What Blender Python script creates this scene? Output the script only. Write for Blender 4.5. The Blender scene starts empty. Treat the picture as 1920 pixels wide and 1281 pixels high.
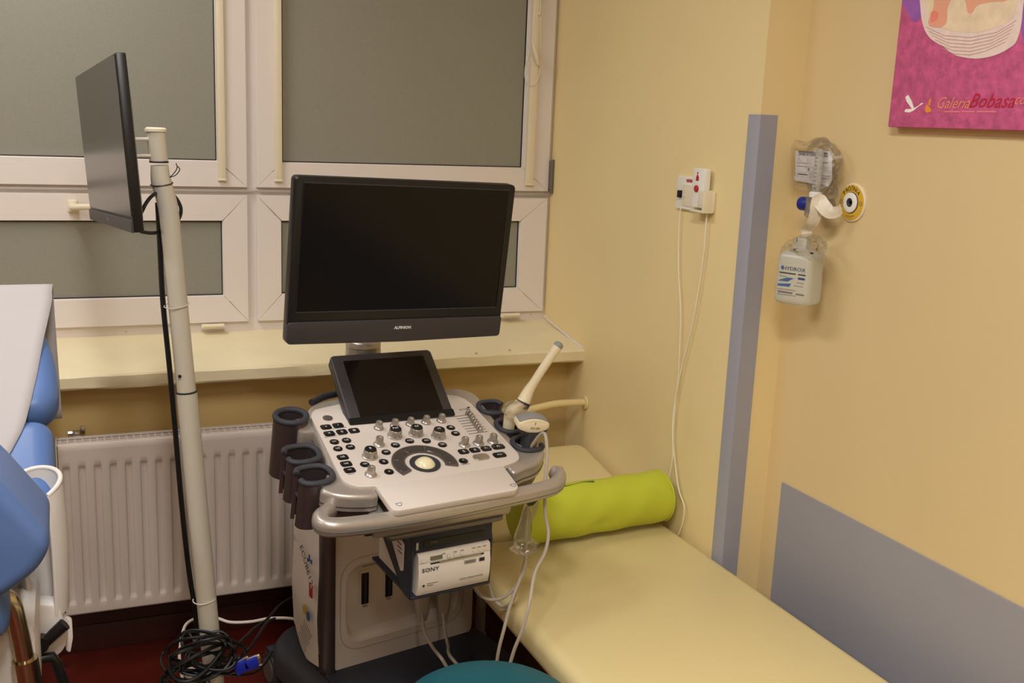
import bpy, bmesh, math, random
from mathutils import Vector as Vec, Matrix as Mat
PI = math.pi
SC = bpy.context.scene
COL = SC.collection
random.seed(7)

# ------------------------------------------------------------------ camera
F_PX, CX, CY, CAM_H = 1962.0, 960.0, 640.5, 1.65
def _dir(px, py):
    return Vec((px - CX, -(py - CY), -F_PX)).normalized()
_X = _dir(5600, 420); _Z = -_dir(575, 10000)
_Z = (_Z - _X * _X.dot(_Z)).normalized(); _Y = _Z.cross(_X)
CR = Mat((_X, _Y, _Z))                      # camera -> world rotation
CAM = Vec((0, 0, CAM_H))
cd = bpy.data.cameras.new('camera'); cd.sensor_width = 36; cd.lens = F_PX / 1920 * 36
cd.clip_start = .05; cd.clip_end = 60
cam = bpy.data.objects.new('camera', cd); COL.objects.link(cam)
cam.matrix_world = Mat.Translation(CAM) @ CR.to_4x4()
SC.camera = cam
# ------------------------------------------------------------------ world, light, exposure
w = bpy.data.worlds.new('world'); SC.world = w; w.use_nodes = True
w.node_tree.nodes['Background'].inputs[0].default_value = (.010, .012, .018, 1)   # night outside
w.node_tree.nodes['Background'].inputs[1].default_value = 1
SC.view_settings.view_transform = 'Standard'; SC.view_settings.look = 'None'
SC.view_settings.exposure = 0.1; SC.view_settings.gamma = 1; SC.view_settings.use_curve_mapping = False
LAMP_COL = (1.0, .985, .965)
LAMP_W = (15.0, 40.0, 12.0, 14.0)
# ceiling luminaires, x, y, length along y
LAMPS = [(-.40, 2.50), (.10, .45), (-2.0, 1.4), (.10, -1.6)]
CEIL = 2.95
for (lx, ly), lw in zip(LAMPS, LAMP_W):
    ld = bpy.data.lights.new('lamp_light', 'AREA'); ld.shape = 'RECTANGLE'; ld.size = .26; ld.size_y = 1.16
    ld.energy = lw; ld.color = LAMP_COL
    lo = bpy.data.objects.new('lamp_light', ld); COL.objects.link(lo); lo.location = (lx, ly, CEIL - .075)

# ------------------------------------------------------------------ survey: pixel ray -> point on a real plane
def ray(px, py): return CR @ Vec((px - CX, -(py - CY), -F_PX))
def onp(px, py, ax, val):
    r = ray(px, py); return CAM + r * ((val - CAM[ax]) / r[ax])
class Fr:                                    # a local frame: origin, U right, V up (in the plane), N out of it
    def __init__(s, o, U, V, N=None):
        s.o = Vec(o); s.U = Vec(U).normalized(); s.V = Vec(V).normalized(); s.N = N or s.U.cross(s.V)
        s.M = Mat((s.U, s.V, s.N)).transposed().to_4x4(); s.M.translation = s.o
    def px(s, x, y, w=0):
        r = ray(x, y); o = s.o + s.N * w; q = CAM + r * ((o - CAM).dot(s.N) / r.dot(s.N)) - s.o
        return q.dot(s.U), q.dot(s.V)
    def pt(s, u, v, w=0): return s.o + s.U * u + s.V * v + s.N * w
    def P(s, x, y, w=0): u, v = s.px(x, y, w); return s.pt(u, v, w)
    def at(s, u, v, w=0): return s.M @ Mat.Translation((u, v, w))

# ------------------------------------------------------------------ materials
def lin(c): return tuple((x / 12.92 if x <= .04045 else ((x + .055) / 1.055) ** 2.4) for x in c)
MATS = {}
def mat(name, col, rough=.5, metal=0, spec=.5, noise=None, bump=None, trans=0, ior=1.45, coat=0, emit=None, alpha=1, srgb=True):
    m = bpy.data.materials.new(name); m.use_nodes = True; nt = m.node_tree; b = nt.nodes['Principled BSDF']
    c = lin([x / 255 for x in col]) if srgb else col
    b.inputs['Base Color'].default_value = (*c, 1); b.inputs['Roughness'].default_value = rough
    b.inputs['Metallic'].default_value = metal; b.inputs['Specular IOR Level'].default_value = spec
    b.inputs['Transmission Weight'].default_value = trans; b.inputs['IOR'].default_value = ior
    b.inputs['Coat Weight'].default_value = coat; b.inputs['Alpha'].default_value = alpha
    if emit: b.inputs['Emission Color'].default_value = (*emit[0], 1); b.inputs['Emission Strength'].default_value = emit[1]
    tc = nt.nodes.new('ShaderNodeTexCoord')
    if noise:                                # (scale, amount, detail)
        n = nt.nodes.new('ShaderNodeTexNoise'); n.inputs['Scale'].default_value = noise[0]; n.inputs['Detail'].default_value = noise[2] if len(noise) > 2 else 4
        mx = nt.nodes.new('ShaderNodeMix'); mx.data_type = 'RGBA'; mx.blend_type = 'MULTIPLY'
        rp = nt.nodes.new('ShaderNodeValToRGB'); a = 1 - noise[1]
        rp.color_ramp.elements[0].position = .3; rp.color_ramp.elements[1].position = .7
        rp.color_ramp.elements[0].color = (a, a, a, 1); rp.color_ramp.elements[1].color = (1, 1, 1, 1)
        nt.links.new(tc.outputs['Object'], n.inputs['Vector']); nt.links.new(n.outputs['Fac'], rp.inputs['Fac'])
        mx.inputs[0].default_value = 1; mx.inputs[6].default_value = (*c, 1)
        nt.links.new(rp.outputs['Color'], mx.inputs[7]); nt.links.new(mx.outputs[2], b.inputs['Base Color'])
    if bump:                                 # (scale, strength, distance)
        n = nt.nodes.new('ShaderNodeTexNoise'); n.inputs['Scale'].default_value = bump[0]; n.inputs['Detail'].default_value = 3
        bp = nt.nodes.new('ShaderNodeBump'); bp.inputs['Strength'].default_value = bump[1]; bp.inputs['Distance'].default_value = bump[2]
        nt.links.new(tc.outputs['Object'], n.inputs['Vector']); nt.links.new(n.outputs['Fac'], bp.inputs['Height']); nt.links.new(bp.outputs['Normal'], b.inputs['Normal'])
    MATS[name] = m; return m
def film(name, tint, gloss, rough=.12, amount=.5):          # thin clear plastic film
    m = bpy.data.materials.new(name); m.use_nodes = True; nt = m.node_tree; nt.nodes.clear()
    out = nt.nodes.new('ShaderNodeOutputMaterial'); tr = nt.nodes.new('ShaderNodeBsdfTransparent'); tr.inputs[0].default_value = (*tint, 1)
    gl = nt.nodes.new('ShaderNodeBsdfGlossy'); gl.inputs['Roughness'].default_value = rough; gl.inputs['Color'].default_value = (1, 1, 1, 1)
    df = nt.nodes.new('ShaderNodeBsdfTranslucent'); df.inputs[0].default_value = (.9, .88, .85, 1)
    fr = nt.nodes.new('ShaderNodeFresnel'); fr.inputs[0].default_value = 1.5
    m1 = nt.nodes.new('ShaderNodeMixShader'); m1.inputs[0].default_value = amount
    m2 = nt.nodes.new('ShaderNodeMixShader')
    nt.links.new(tr.outputs[0], m1.inputs[1]); nt.links.new(df.outputs[0], m1.inputs[2])
    mth = nt.nodes.new('ShaderNodeMath'); mth.operation = 'MULTIPLY'; mth.inputs[1].default_value = gloss; mth.use_clamp = True
    nt.links.new(fr.outputs[0], mth.inputs[0]); nt.links.new(mth.outputs[0], m2.inputs[0])
    nt.links.new(m1.outputs[0], m2.inputs[1]); nt.links.new(gl.outputs[0], m2.inputs[2]); nt.links.new(m2.outputs[0], out.inputs[0])
    MATS[name] = m; return m

mat('wall_paint', (240, 218, 164), .55, noise=(1.6, .05), bump=(60, .12, .002))
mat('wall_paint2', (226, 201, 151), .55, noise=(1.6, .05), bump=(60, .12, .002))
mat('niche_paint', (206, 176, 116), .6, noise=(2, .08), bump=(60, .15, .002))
mat('ceiling_paint', (232, 228, 218), .8)
mat('sill_paint', (236, 222, 184), .45, noise=(9, .06), bump=(35, .35, .003))
mat('floor_lino', (84, 22, 10), .42, noise=(7, .25), bump=(40, .05, .001))
mat('skirting', (60, 22, 16), .45, noise=(6, .2))
mat('pvc', (228, 218, 212), .35, noise=(3, .02))
mat('pvc_groove', (176, 166, 158), .5)
mat('cream_plastic', (232, 220, 194), .4)
mat('frosted_glass', (146, 144, 132), .34, spec=.6, noise=(340, .12, 1), bump=(900, .12, .0004))
mat('gasket', (24, 24, 24), .6)
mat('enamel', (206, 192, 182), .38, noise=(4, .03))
mat('pole_paint', (208, 200, 182), .28, coat=.3)
mat('bright_metal', (190, 186, 178), .25, metal=1)
mat('chrome', (196, 186, 160), .16, metal=1)
mat('couch_vinyl', (226, 208, 152), .42, noise=(2.2, .04), bump=(260, .18, .0006))
mat('couch_tube', (206, 200, 192), .35)
mat('lime_vinyl', (196, 204, 58), .42, noise=(6, .06), bump=(11, .35, .006))
mat('lime_seam_shade', (92, 112, 14), .6)
mat('blue_vinyl', (92, 122, 178), .36, bump=(220, .1, .0005))
mat('paper', (188, 183, 184), .85, noise=(5, .03), bump=(25, .25, .003))
mat('white_plastic', (228, 222, 216), .38)
mat('machine_white', (214, 203, 194), .4)
mat('machine_side', (226, 216, 210), .4)
mat('silver', (184, 175, 166), .34, metal=.5, noise=(90, .04))
mat('silver_dark', (118, 112, 109), .4, metal=.5)
mat('plum_metal', (104, 92, 92), .36, metal=.75)
mat('charcoal', (52, 52, 58), .55)
mat('rubber', (58, 58, 66), .62, bump=(200, .1, .0006))
mat('navy_plastic', (44, 46, 58), .5)
mat('black_plastic', (20, 19, 20), .38)
mat('bezel_grey', (56, 52, 54), .45)
mat('screen_off', (7, 6, 8), .16, spec=.35)
mat('touch_glass', (24, 18, 17), .15, spec=.4)
mat('pole_screen', (38, 37, 35), .22, spec=.7)
mat('knob_silver', (186, 180, 172), .3, metal=.8)
mat('button_black', (22, 22, 24), .3)
mat('legend_white', (222, 220, 216), .6)
mat('legend_grey', (120, 112, 108), .6)
mat('legend_dark', (44, 44, 52), .6)
mat('legend_blue', (32, 72, 118), .6)
mat('arc_grey', (112, 104, 100), .35, metal=.5)
mat('arc_button', (92, 86, 82), .3, metal=.5)
mat('ivory', (240, 228, 190), .22, coat=.4)
mat('probe_cream', (232, 218, 186), .38)
mat('probe_grey', (142, 142, 140), .5)
mat('cable_cream', (178, 166, 150), .5)
mat('cable_white', (226, 218, 206), .5)
mat('cable_black', (16, 16, 17), .42)
mat('printer_white', (232, 224, 214), .4)
mat('lcd', (112, 112, 92), .35)
mat('tag_grey', (150, 150, 140), .4)
mat('sticker_red', (168, 40, 40), .5)
mat('sticker_yellow', (196, 168, 60), .5)
mat('sticker_blue', (70, 100, 150), .5)
mat('vga_blue', (24, 44, 170), .45)
mat('guard_grey', (160, 160, 172), .45, noise=(60, .03), bump=(300, .12, .0006))
mat('panel_grey', (158, 156, 164), .5, noise=(2, .04), bump=(300, .15, .0006))
mat('teal_vinyl', (8, 84, 96), .5, bump=(300, .12, .0005))
mat('cord_cream', (236, 226, 200), .5)
mat('red_plastic', (176, 34, 44), .35)
mat('outlet_yellow', (218, 172, 50), .45)
mat('outlet_white', (236, 234, 226), .4)
mat('knob_blue', (28, 40, 132), .4)
mat('label_paper', (226, 222, 222), .7)
mat('gauze', (238, 230, 214), .9, bump=(160, .5, .002))
mat('bottle_plastic', (236, 236, 226), .3, trans=.55, alpha=1)
mat('pipe_paint', (228, 206, 150), .45)
mat('canvas_pink', (226, 104, 156), .75, noise=(55, .34, 10), bump=(80, .5, .004))
mat('canvas_side', (206, 84, 130), .7)
mat('print_basket', (244, 220, 212), .8, noise=(60, .10))
mat('print_basket_line', (196, 150, 140), .8)
mat('print_fur', (246, 222, 190), .85, noise=(40, .16))
mat('print_skin', (240, 172, 142), .8, noise=(14, .10))
mat('print_cloth', (170, 104, 190), .8, noise=(30, .25))
mat('print_white', (250, 244, 236), .8)
mat('print_salmon', (242, 142, 122), .8)
mat('print_faint', (232, 124, 140), .8)
mat('print_red', (196, 32, 62), .8)
mat('print_orange', (240, 150, 60), .8)
mat('diffuser', (255, 250, 240), .6, emit=((1.0, .985, .965), 6.0))
film('bag_film', (.97, .96, .94), .55, .22, .06)
film('wrap_film', (.95, .93, .90), .7, .22, .20)
mat('flow_tube', (235, 235, 228), .15, trans=.7)

# ------------------------------------------------------------------ mesh building
class MB:
    def __init__(s): s.v = []; s.f = []
    def add(s, vs, fs, M=None):
        k = len(s.v)
        s.v += [tuple(M @ Vec(p)) if M else tuple(p) for p in vs]
        s.f += [tuple(i + k for i in f) for f in fs]; return s
    def box(s, c, d, M=None, r=0, seg=2):
        x, y, z = d[0] / 2, d[1] / 2, d[2] / 2
        vs = [(c[0] + a * x, c[1] + b * y, c[2] + e * z) for e in (-1, 1) for a, b in ((-1, -1), (1, -1), (1, 1), (-1, 1))]
        fs = [(3, 2, 1, 0), (4, 5, 6, 7), (0, 1, 5, 4), (1, 2, 6, 5), (2, 3, 7, 6), (3, 0, 4, 7)]
        if r:
            vs, fs = bev(vs, fs, r, seg)
        return s.add(vs, fs, M)
    def prism(s, poly, z0, z1, M=None, r=0, seg=2, top=None):
        n = len(poly); t = top or poly
        vs = [(p[0], p[1], z0) for p in poly] + [(p[0], p[1], z1) for p in t]
        fs = [tuple(range(n - 1, -1, -1)), tuple(range(n, 2 * n))] + [(i, (i + 1) % n, n + (i + 1) % n, n + i) for i in range(n)]
        if area(poly) < 0: fs = [tuple(reversed(f)) for f in fs]
        if r: vs, fs = bev(vs, fs, r, seg, 40)
        return s.add(vs, fs, M)
    def cap(s, poly, z1, drop, r, M=None, seg=4, base=None):        # slab with a rounded upper rim: loops inset towards the top
        n = len(poly); vs = []; fs = []
        loops = [(0, z1 - drop)] + [(r * (1 - math.cos(a)), z1 - r + r * math.sin(a)) for a in [PI / 2 * k / seg for k in range(seg + 1)]]
        for ins, z in loops: vs += [(*p, z) for p in inset(poly, ins)]
        for k in range(len(loops) - 1):
            for i in range(n): fs.append((k * n + i, k * n + (i + 1) % n, (k + 1) * n + (i + 1) % n, (k + 1) * n + i))
        fs.append(tuple(range((len(loops) - 1) * n, len(loops) * n))); fs.append(tuple(range(n - 1, -1, -1)))
        if area(poly) < 0: fs = [tuple(reversed(f)) for f in fs]
        return s.add(vs, fs, M)
    def lathe(s, prof, M=None, n=24, sx=1, sy=1, a0=0, a1=2 * PI):
        full = abs(a1 - a0 - 2 * PI) < 1e-6; m = n if full else n + 1; vs = []; fs = []
        for (r, z) in prof:
            for i in range(m):
                a = a0 + (a1 - a0) * i / n; vs.append((r * math.cos(a) * sx, r * math.sin(a) * sy, z))
        for k in range(len(prof) - 1):
            for i in range(n):
                j = (i + 1) % m; fs.append((k * m + i, k * m + j, (k + 1) * m + j, (k + 1) * m + i))
        if full:
            if prof[0][0] > 1e-6: fs.append(tuple(range(m - 1, -1, -1)))
            if prof[-1][0] > 1e-6: fs.append(tuple(range((len(prof) - 1) * m, len(prof) * m)))
        return s.add(vs, fs, M)
    def sweep(s, path, prof, M=None, closed=False, caps=True, scale=None, up=None):
        pts = [Vec(p) for p in path]; n = len(pts); m = len(prof); vs = []; fs = []
        tan = []
        for i in range(n):
            a = pts[(i - 1) % n] if (closed or i > 0) else pts[i]; b = pts[(i + 1) % n] if (closed or i < n - 1) else pts[i]
            tan.append((b - a).normalized())
        ref = Vec(up) if up else (Vec((0, 0, 1)) if abs(tan[0].z) < .9 else Vec((1, 0, 0)))
        x = tan[0].cross(ref).normalized()
        for i in range(n):
            if up: x = tan[i].cross(ref).normalized()
            else: x = (x - tan[i] * x.dot(tan[i])).normalized()
            y = x.cross(tan[i]); k = scale(i / (n - 1)) if scale else 1
            vs += [tuple(pts[i] + x * (p[0] * k) + y * (p[1] * k)) for p in prof]
        for i in range(n if closed else n - 1):
            j = (i + 1) % n
            for q in range(m): fs.append((i * m + q, i * m + (q + 1) % m, j * m + (q + 1) % m, j * m + q))
        if caps and not closed: fs.append(tuple(range(m - 1, -1, -1))); fs.append(tuple(range((n - 1) * m, n * m)))
        return s.add(vs, fs, M)
    def tube(s, path, r, n=10, M=None, closed=False, scale=None, smooth=0):
        if smooth: path = spline(path, smooth, closed)
        return s.sweep(path, [(r * math.cos(2 * PI * i / n), r * math.sin(2 * PI * i / n)) for i in range(n)], M, closed, True, scale)
    def grid(s, fn, nu, nv, M=None, flip=False):
        vs = [fn(i / nu, j / nv) for j in range(nv + 1) for i in range(nu + 1)]; w_ = nu + 1
        fs = [(j * w_ + i, j * w_ + i + 1, (j + 1) * w_ + i + 1, (j + 1) * w_ + i) for j in range(nv) for i in range(nu)]
        if flip: fs = [tuple(reversed(f)) for f in fs]
        return s.add(vs, fs, M)
    def mesh(s, name, sharp=38):
        me = bpy.data.meshes.new(name); me.from_pydata(s.v, [], s.f)
        bm = bmesh.new(); bm.from_mesh(me); bmesh.ops.recalc_face_normals(bm, faces=bm.faces); bm.to_mesh(me); bm.free()
        me.polygons.foreach_set('use_smooth', [True] * len(me.polygons)); me.set_sharp_from_angle(angle=math.radians(sharp)); me.update(); return me
    def build(s, name, m, parent=None, sharp=38):
        return put(name, s.mesh(name, sharp), m, parent)
def put(name, me, m, parent=None, M=None):
    if m and not me.materials: me.materials.append(MATS[m] if isinstance(m, str) else m)
    o = bpy.data.objects.new(name, me); COL.objects.link(o)
    if parent: o.parent = parent; o.matrix_parent_inverse = WM(parent).inverted()
    if M: o.matrix_basis = M
    return o
def WM(o):
    return o.matrix_basis.copy()             # every object's basis is its world matrix (parents are cancelled by the inverse)
def area(p): return sum(p[i][0] * p[(i + 1) % len(p)][1] - p[(i + 1) % len(p)][0] * p[i][1] for i in range(len(p))) / 2
def bev(vs, fs, r, seg, ang=20):
    bm = bmesh.new(); bv = [bm.verts.new(v) for v in vs]
    for f in fs: bm.faces.new([bv[i] for i in f])
    bm.normal_update()
    es = [e for e in bm.edges if len(e.link_faces) == 2 and e.calc_face_angle(0) > math.radians(ang)]
    bmesh.ops.bevel(bm, geom=es, offset=r, offset_type='OFFSET', segments=seg, profile=.5, affect='EDGES', clamp_overlap=True)
    bm.verts.index_update(); V = [tuple(v.co) for v in bm.verts]; Fs = [tuple(v.index for v in f.verts) for f in bm.faces]; bm.free(); return V, Fs
def inset(poly, d):
    if d == 0: return [tuple(p) for p in poly]
    n = len(poly); sgn = 1 if area(poly) > 0 else -1; out = []
    for i in range(n):
        a, b, c = Vec(poly[i - 1]), Vec(poly[i]), Vec(poly[(i + 1) % n])
        e1 = (b - a).normalized(); e2 = (c - b).normalized(); n1 = Vec((-e1.y, e1.x)) * sgn; n2 = Vec((-e2.y, e2.x)) * sgn
        m = n1 + n2; k = max(m.dot(n1), .5); q = b + m * (d / k); out.append((q.x, q.y))
    return out
def spline(pts, sub=6, closed=False):
    P = [Vec(p) for p in pts]; n = len(P); out = []
    for i in range(n if closed else n - 1):
        p0 = P[(i - 1) % n] if (closed or i > 0) else P[i] * 2 - P[i + 1]; p1 = P[i]; p2 = P[(i + 1) % n]
        p3 = P[(i + 2) % n] if (closed or i < n - 2) else P[i + 1] * 2 - P[i]
        for k in range(sub):
            t = k / sub; out.append(.5 * ((2 * p1) + (p2 - p0) * t + (2 * p0 - 5 * p1 + 4 * p2 - p3) * t * t + (3 * p1 - p0 - 3 * p2 + p3) * t ** 3))
    if not closed: out.append(P[-1])
    return out
def rrect(w_, h, r, n=5, cx=0, cy=0):
    out = []
    for sx, sy, a0 in ((1, -1, -PI / 2), (1, 1, 0), (-1, 1, PI / 2), (-1, -1, PI)):
        for k in range(n + 1):
            a = a0 + PI / 2 * k / n; out.append((cx + sx * (w_ / 2 - r) + r * math.cos(a), cy + sy * (h / 2 - r) + r * math.sin(a)))
    return out
def ellipse(a, b, n=24, cx=0, cy=0): return [(cx + a * math.cos(2 * PI * k / n), cy + b * math.sin(2 * PI * k / n)) for k in range(n)]
def roundpoly(pts, r, n=4):
    out = []; N = len(pts)
    for i in range(N):
        a, b, c = Vec(pts[i - 1]), Vec(pts[i]), Vec(pts[(i + 1) % N]); d1 = (a - b); d2 = (c - b)
        k = min(r, d1.length * .48, d2.length * .48); p, q = b + d1.normalized() * k, b + d2.normalized() * k
        for t in range(n + 1):
            u = t / n; out.append(tuple(p * (1 - u) ** 2 + b * (2 * u * (1 - u)) + q * u * u))
    return out
def text(name, body, size, m, M, parent, align='CENTER', shear=0, depth=.0004, sx=1, bold=0, space=1):
    cu = bpy.data.curves.new(name, 'FONT'); cu.body = body; cu.size = size; cu.align_x = align; cu.align_y = 'CENTER'; cu.shear = shear
    cu.extrude = depth / 2; cu.offset = bold; cu.space_character = space; cu.resolution_u = 2
    t = bpy.data.objects.new(name, cu); COL.objects.link(t); dg = bpy.context.evaluated_depsgraph_get()
    me = bpy.data.meshes.new_from_object(t.evaluated_get(dg)); bpy.data.objects.remove(t); me.name = name
    me.materials.clear()
    return put(name, me, m, parent, M @ Mat.Diagonal((sx, 1, 1, 1)))
def thing(name, loc, label, cat, group=None):
    e = bpy.data.objects.new(name, None); COL.objects.link(e); e.matrix_basis = Mat.Translation(loc); e.empty_display_size = .05
    tag(e, label, cat, group); return e
def tag(o, label=None, cat=None, group=None, kind=None):
    if label: o['label'] = label
    if cat: o['category'] = cat
    if group: o['group'] = group
    if kind: o['kind'] = kind
    return o
def struct(name, mb, m, label=None, parent=None):
    o = mb.build(name, m, parent); o['kind'] = 'structure'
    if label: o['label'] = label
    return o

# ------------------------------------------------------------------ the room
XW, XW2, YG = 1.62, 1.745, 2.23              # right wall by the window, right wall past the step, the step
YWIN, YN = 3.44, 3.225                       # window sash face, wall below the sill
XL, YB = -3.2, -2.6
struct('floor', MB().box(((XL + XW2) / 2, (YB + 3.7) / 2, -.05), (XW2 - XL + .4, 3.7 - YB, .1)), 'floor_lino', 'dark red linoleum floor')
struct('ceiling', MB().box(((XL + XW2) / 2, (YB + 3.7) / 2, CEIL + .05), (XW2 - XL + .4, 3.7 - YB, .1)), 'ceiling_paint', 'white painted ceiling')
struct('wall_left', MB().box((XL - .05, .55, CEIL / 2), (.1, 6.3, CEIL)), 'wall_paint', 'cream wall across the room')
struct('wall_rear', MB().box(((XL + XW2) / 2, YB - .05, CEIL / 2), (XW2 - XL, .1, CEIL)), 'wall_paint', 'cream wall behind the camera')
struct('wall_right', MB().box((XW + .2, (YG + 3.7) / 2, CEIL / 2), (.4, 3.7 - YG, CEIL)), 'wall_paint', 'cream painted wall standing forward beside the window')
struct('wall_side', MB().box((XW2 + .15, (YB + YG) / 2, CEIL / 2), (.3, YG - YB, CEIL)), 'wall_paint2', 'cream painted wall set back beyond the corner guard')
WX0, WX1, WZ0, WZ1 = -1.53, 1.62, .93, 2.66
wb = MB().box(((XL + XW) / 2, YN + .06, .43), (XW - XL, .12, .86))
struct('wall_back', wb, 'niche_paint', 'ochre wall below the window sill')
wb2 = MB().box(((XL + XW) / 2, 3.60, (WZ1 + CEIL) / 2), (XW - XL, .2, CEIL - WZ1)).box(((XL + WX0) / 2, 3.60, CEIL / 2), (WX0 - XL, .2, CEIL))
struct('wall_window', wb2, 'wall_paint', 'cream wall around the window')
struct('baseboard_back', MB().box(((XL + XW) / 2, YN - .003, .11), (XW - XL, .006, .22), r=.001, seg=1).box(((XL + XW) / 2, YN - .006, .043), (XW - XL, .012, .086), r=.002), 'skirting', 'dark red skirting below the radiator, with a thin dark strip rising above it')  # lower box is the skirting; a thinner strip in its colour rises above
# ---- window
win = bpy.data.objects.new('window_1', None); COL.objects.link(win); win.matrix_basis = Mat.Translation((.04, YWIN, .94)); tag(win, 'white plastic window with frosted grey panes', kind='structure')
WF = Fr((0, YWIN, 0), (1, 0, 0), (0, 0, 1))   # N towards the room
def bar(x0, x1, z0, z1, n0, n1, mb=None, r=.002):
    return (mb or MB()).box(((x0 + x1) / 2, YWIN - (n0 + n1) / 2, (z0 + z1) / 2), (x1 - x0, abs(n1 - n0), z1 - z0), r=r)
fr_ = MB()
for a, b, c, d in ((WX0, WX1, .93, .985), (WX0, WX1, 1.378, 1.42), (WX0, WX1, 2.60, WZ1), (1.595, WX1, .93, WZ1), (.535, .583, .93, WZ1), (-.50, -.455, .93, WZ1), (WX0, WX0 + .05, .93, WZ1)):
    bar(a, b, c, d, -.085, -.018 - (.0006 if d - c > 1 else 0), fr_, 0)
fr_.build('window_frame', 'pvc', win)
def sash(x0, x1, z0, z1, wl, wr, wb_, wt):
    gx0, gx1, gz0, gz1 = x0 + wl, x1 - wr, z0 + wb_, z1 - wt; g = .00022
    mb = MB()
    def piece(q):                            # mitred profile piece: outer, outer, inner, inner corner of the front face
        (a, b, c, d) = q
        c2 = tuple(c); d2 = tuple(d)
        f = [(a[0], a[1], 0), (b[0], b[1], 0), (c[0], c[1], 0), (d[0], d[1], 0)]
        cen = (sum(p[0] for p in f) / 4, sum(p[1] for p in f) / 4)
        vs = []
        for (x, z, _) in f: vs.append((x + (cen[0] - x) * g * 3 / max(.03, abs(cen[0] - x) + .001), YWIN, z + (cen[1] - z) * g * 3 / max(.03, abs(cen[1] - z) + .001)))
        vs += [(v[0], YWIN + .06, v[2]) for v in vs[:4]]
        fs = [(0, 1, 2, 3), (7, 6, 5, 4), (0, 4, 5, 1), (1, 5, 6, 2), (2, 6, 7, 3), (3, 7, 4, 0)]
        vs, fs = bev(vs, fs, .0012, 1); mb.add(vs, fs)
    bl, br, tr, tl = (x0, z0), (x1, z0), (x1, z1), (x0, z1); ibl, ibr, itr, itl = (gx0, gz0), (gx1, gz0), (gx1, gz1), (gx0, gz1)
    for q in ((bl, br, ibr, ibl), (br, tr, itr, ibr), (tr, tl, itl, itr), (tl, bl, ibl, itl)): piece(q)
    o = mb.build('sash', 'pvc', win)
    # glazing bead (sloping inwards), gasket, pane
    b2 = MB()
    loops = [(-.0, -.001), (.017, -.012), (.019, -.016)]
    L = [[(gx0 + d - .018, YWIN - n, gz0 + d - .018), (gx1 - d + .018, YWIN - n, gz0 + d - .018), (gx1 - d + .018, YWIN - n, gz1 - d + .018), (gx0 + d - .018, YWIN - n, gz1 - d + .018)] for d, n in loops]
    vs = [p for l in L for p in l]; fs = [(k * 4 + i, k * 4 + (i + 1) % 4, (k + 1) * 4 + (i + 1) % 4, (k + 1) * 4 + i) for k in range(2) for i in range(4)]
    b2.add([(v[0], v[1] - .0012, v[2]) for v in vs], fs)
    b2.build('glazing_bead', 'pvc', o)
    gk = MB(); t = .004
    for a in ((gx0 - .001, gx1 + .001, gz0 - .001, gz0 + t), (gx0 - .001, gx1 + .001, gz1 - t, gz1 + .001), (gx0 - .001, gx0 + t, gz0, gz1), (gx1 - t, gx1 + .001, gz0, gz1)): bar(*a, -.022, -.0145, gk, 0)
    gk.build('gasket', 'gasket', o)
    bar(gx0 - .003, gx1 + .003, gz0 - .003, gz1 + .003, -.030, -.018, r=0).build('pane', 'frosted_glass', o)
    return o
for x0, x1, l, r in ((-.462, .546, .085, .092), (.574, 1.608, .084, .103), (-1.49, -.492, .09, .085)):
    sash(x0, x1, 1.411, 2.60, l, r, .082, .09)
    sash(x0, x1, .974, 1.387, l if x0 < .5 else .08, r - .013 if x0 < .5 else r, .088, .083)
# drip strips between sashes
for z in (1.4,): bar(WX0, WX1, z - .004, z + .003, -.004, .0, r=.001).build('weather_strip', 'pvc_groove', win)
# blind guide rails on the upper sashes
for xa, xb in ((.454, .478), (.631, .655), (1.514, 1.544)):
    bar(xa, xb, 1.436, 2.58, .001, .014, r=.003).build('blind_guide', 'cream_plastic', win)
    bar(xa - .001, xb + .001, 1.432, 1.440, .001, .015, r=.002).build('guide_end', 'cream_plastic', win)
bar(.62, 1.56, 2.52, 2.59, .001, .06, r=.006).build('blind_cassette', 'cream_plastic', win)
bar(-.45, .49, 2.52, 2.59, .001, .06, r=.006).build('blind_cassette', 'cream_plastic', win)
# handle of the lower left sash, hinges
hb = WF.px(125, 386); h = bar(.012, .04, 1.332, 1.368, .0, .014, r=.004).build('window_handle', 'cream_plastic', win)
MB().tube([(.026, YWIN - .012, 1.35), (.026, YWIN - .04, 1.35), (.034, YWIN - .046, 1.35), (.13, YWIN - .046, 1.351)], .0095, 12).build('lever', 'cream_plastic', h)
for hx in (.43, 1.475):
    hg = MB(); bar(hx - .036, hx + .036, .957, .972, .0, .018, hg, .003); hg.tube([(hx - .032, YWIN - .02, .968), (hx + .032, YWIN - .02, .968)], .006, 10)
    hg.build('hinge_cover', 'cream_plastic', win)
sh = MB(); bar(1.607, 1.619, 1.42, 1.52, -.01, .012, sh, .002); sh.tube([(1.613, YWIN - .014, 1.405), (1.613, YWIN - .014, 1.525)], .006, 10); sh.build('side_hinge', 'silver_dark', win)
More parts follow.
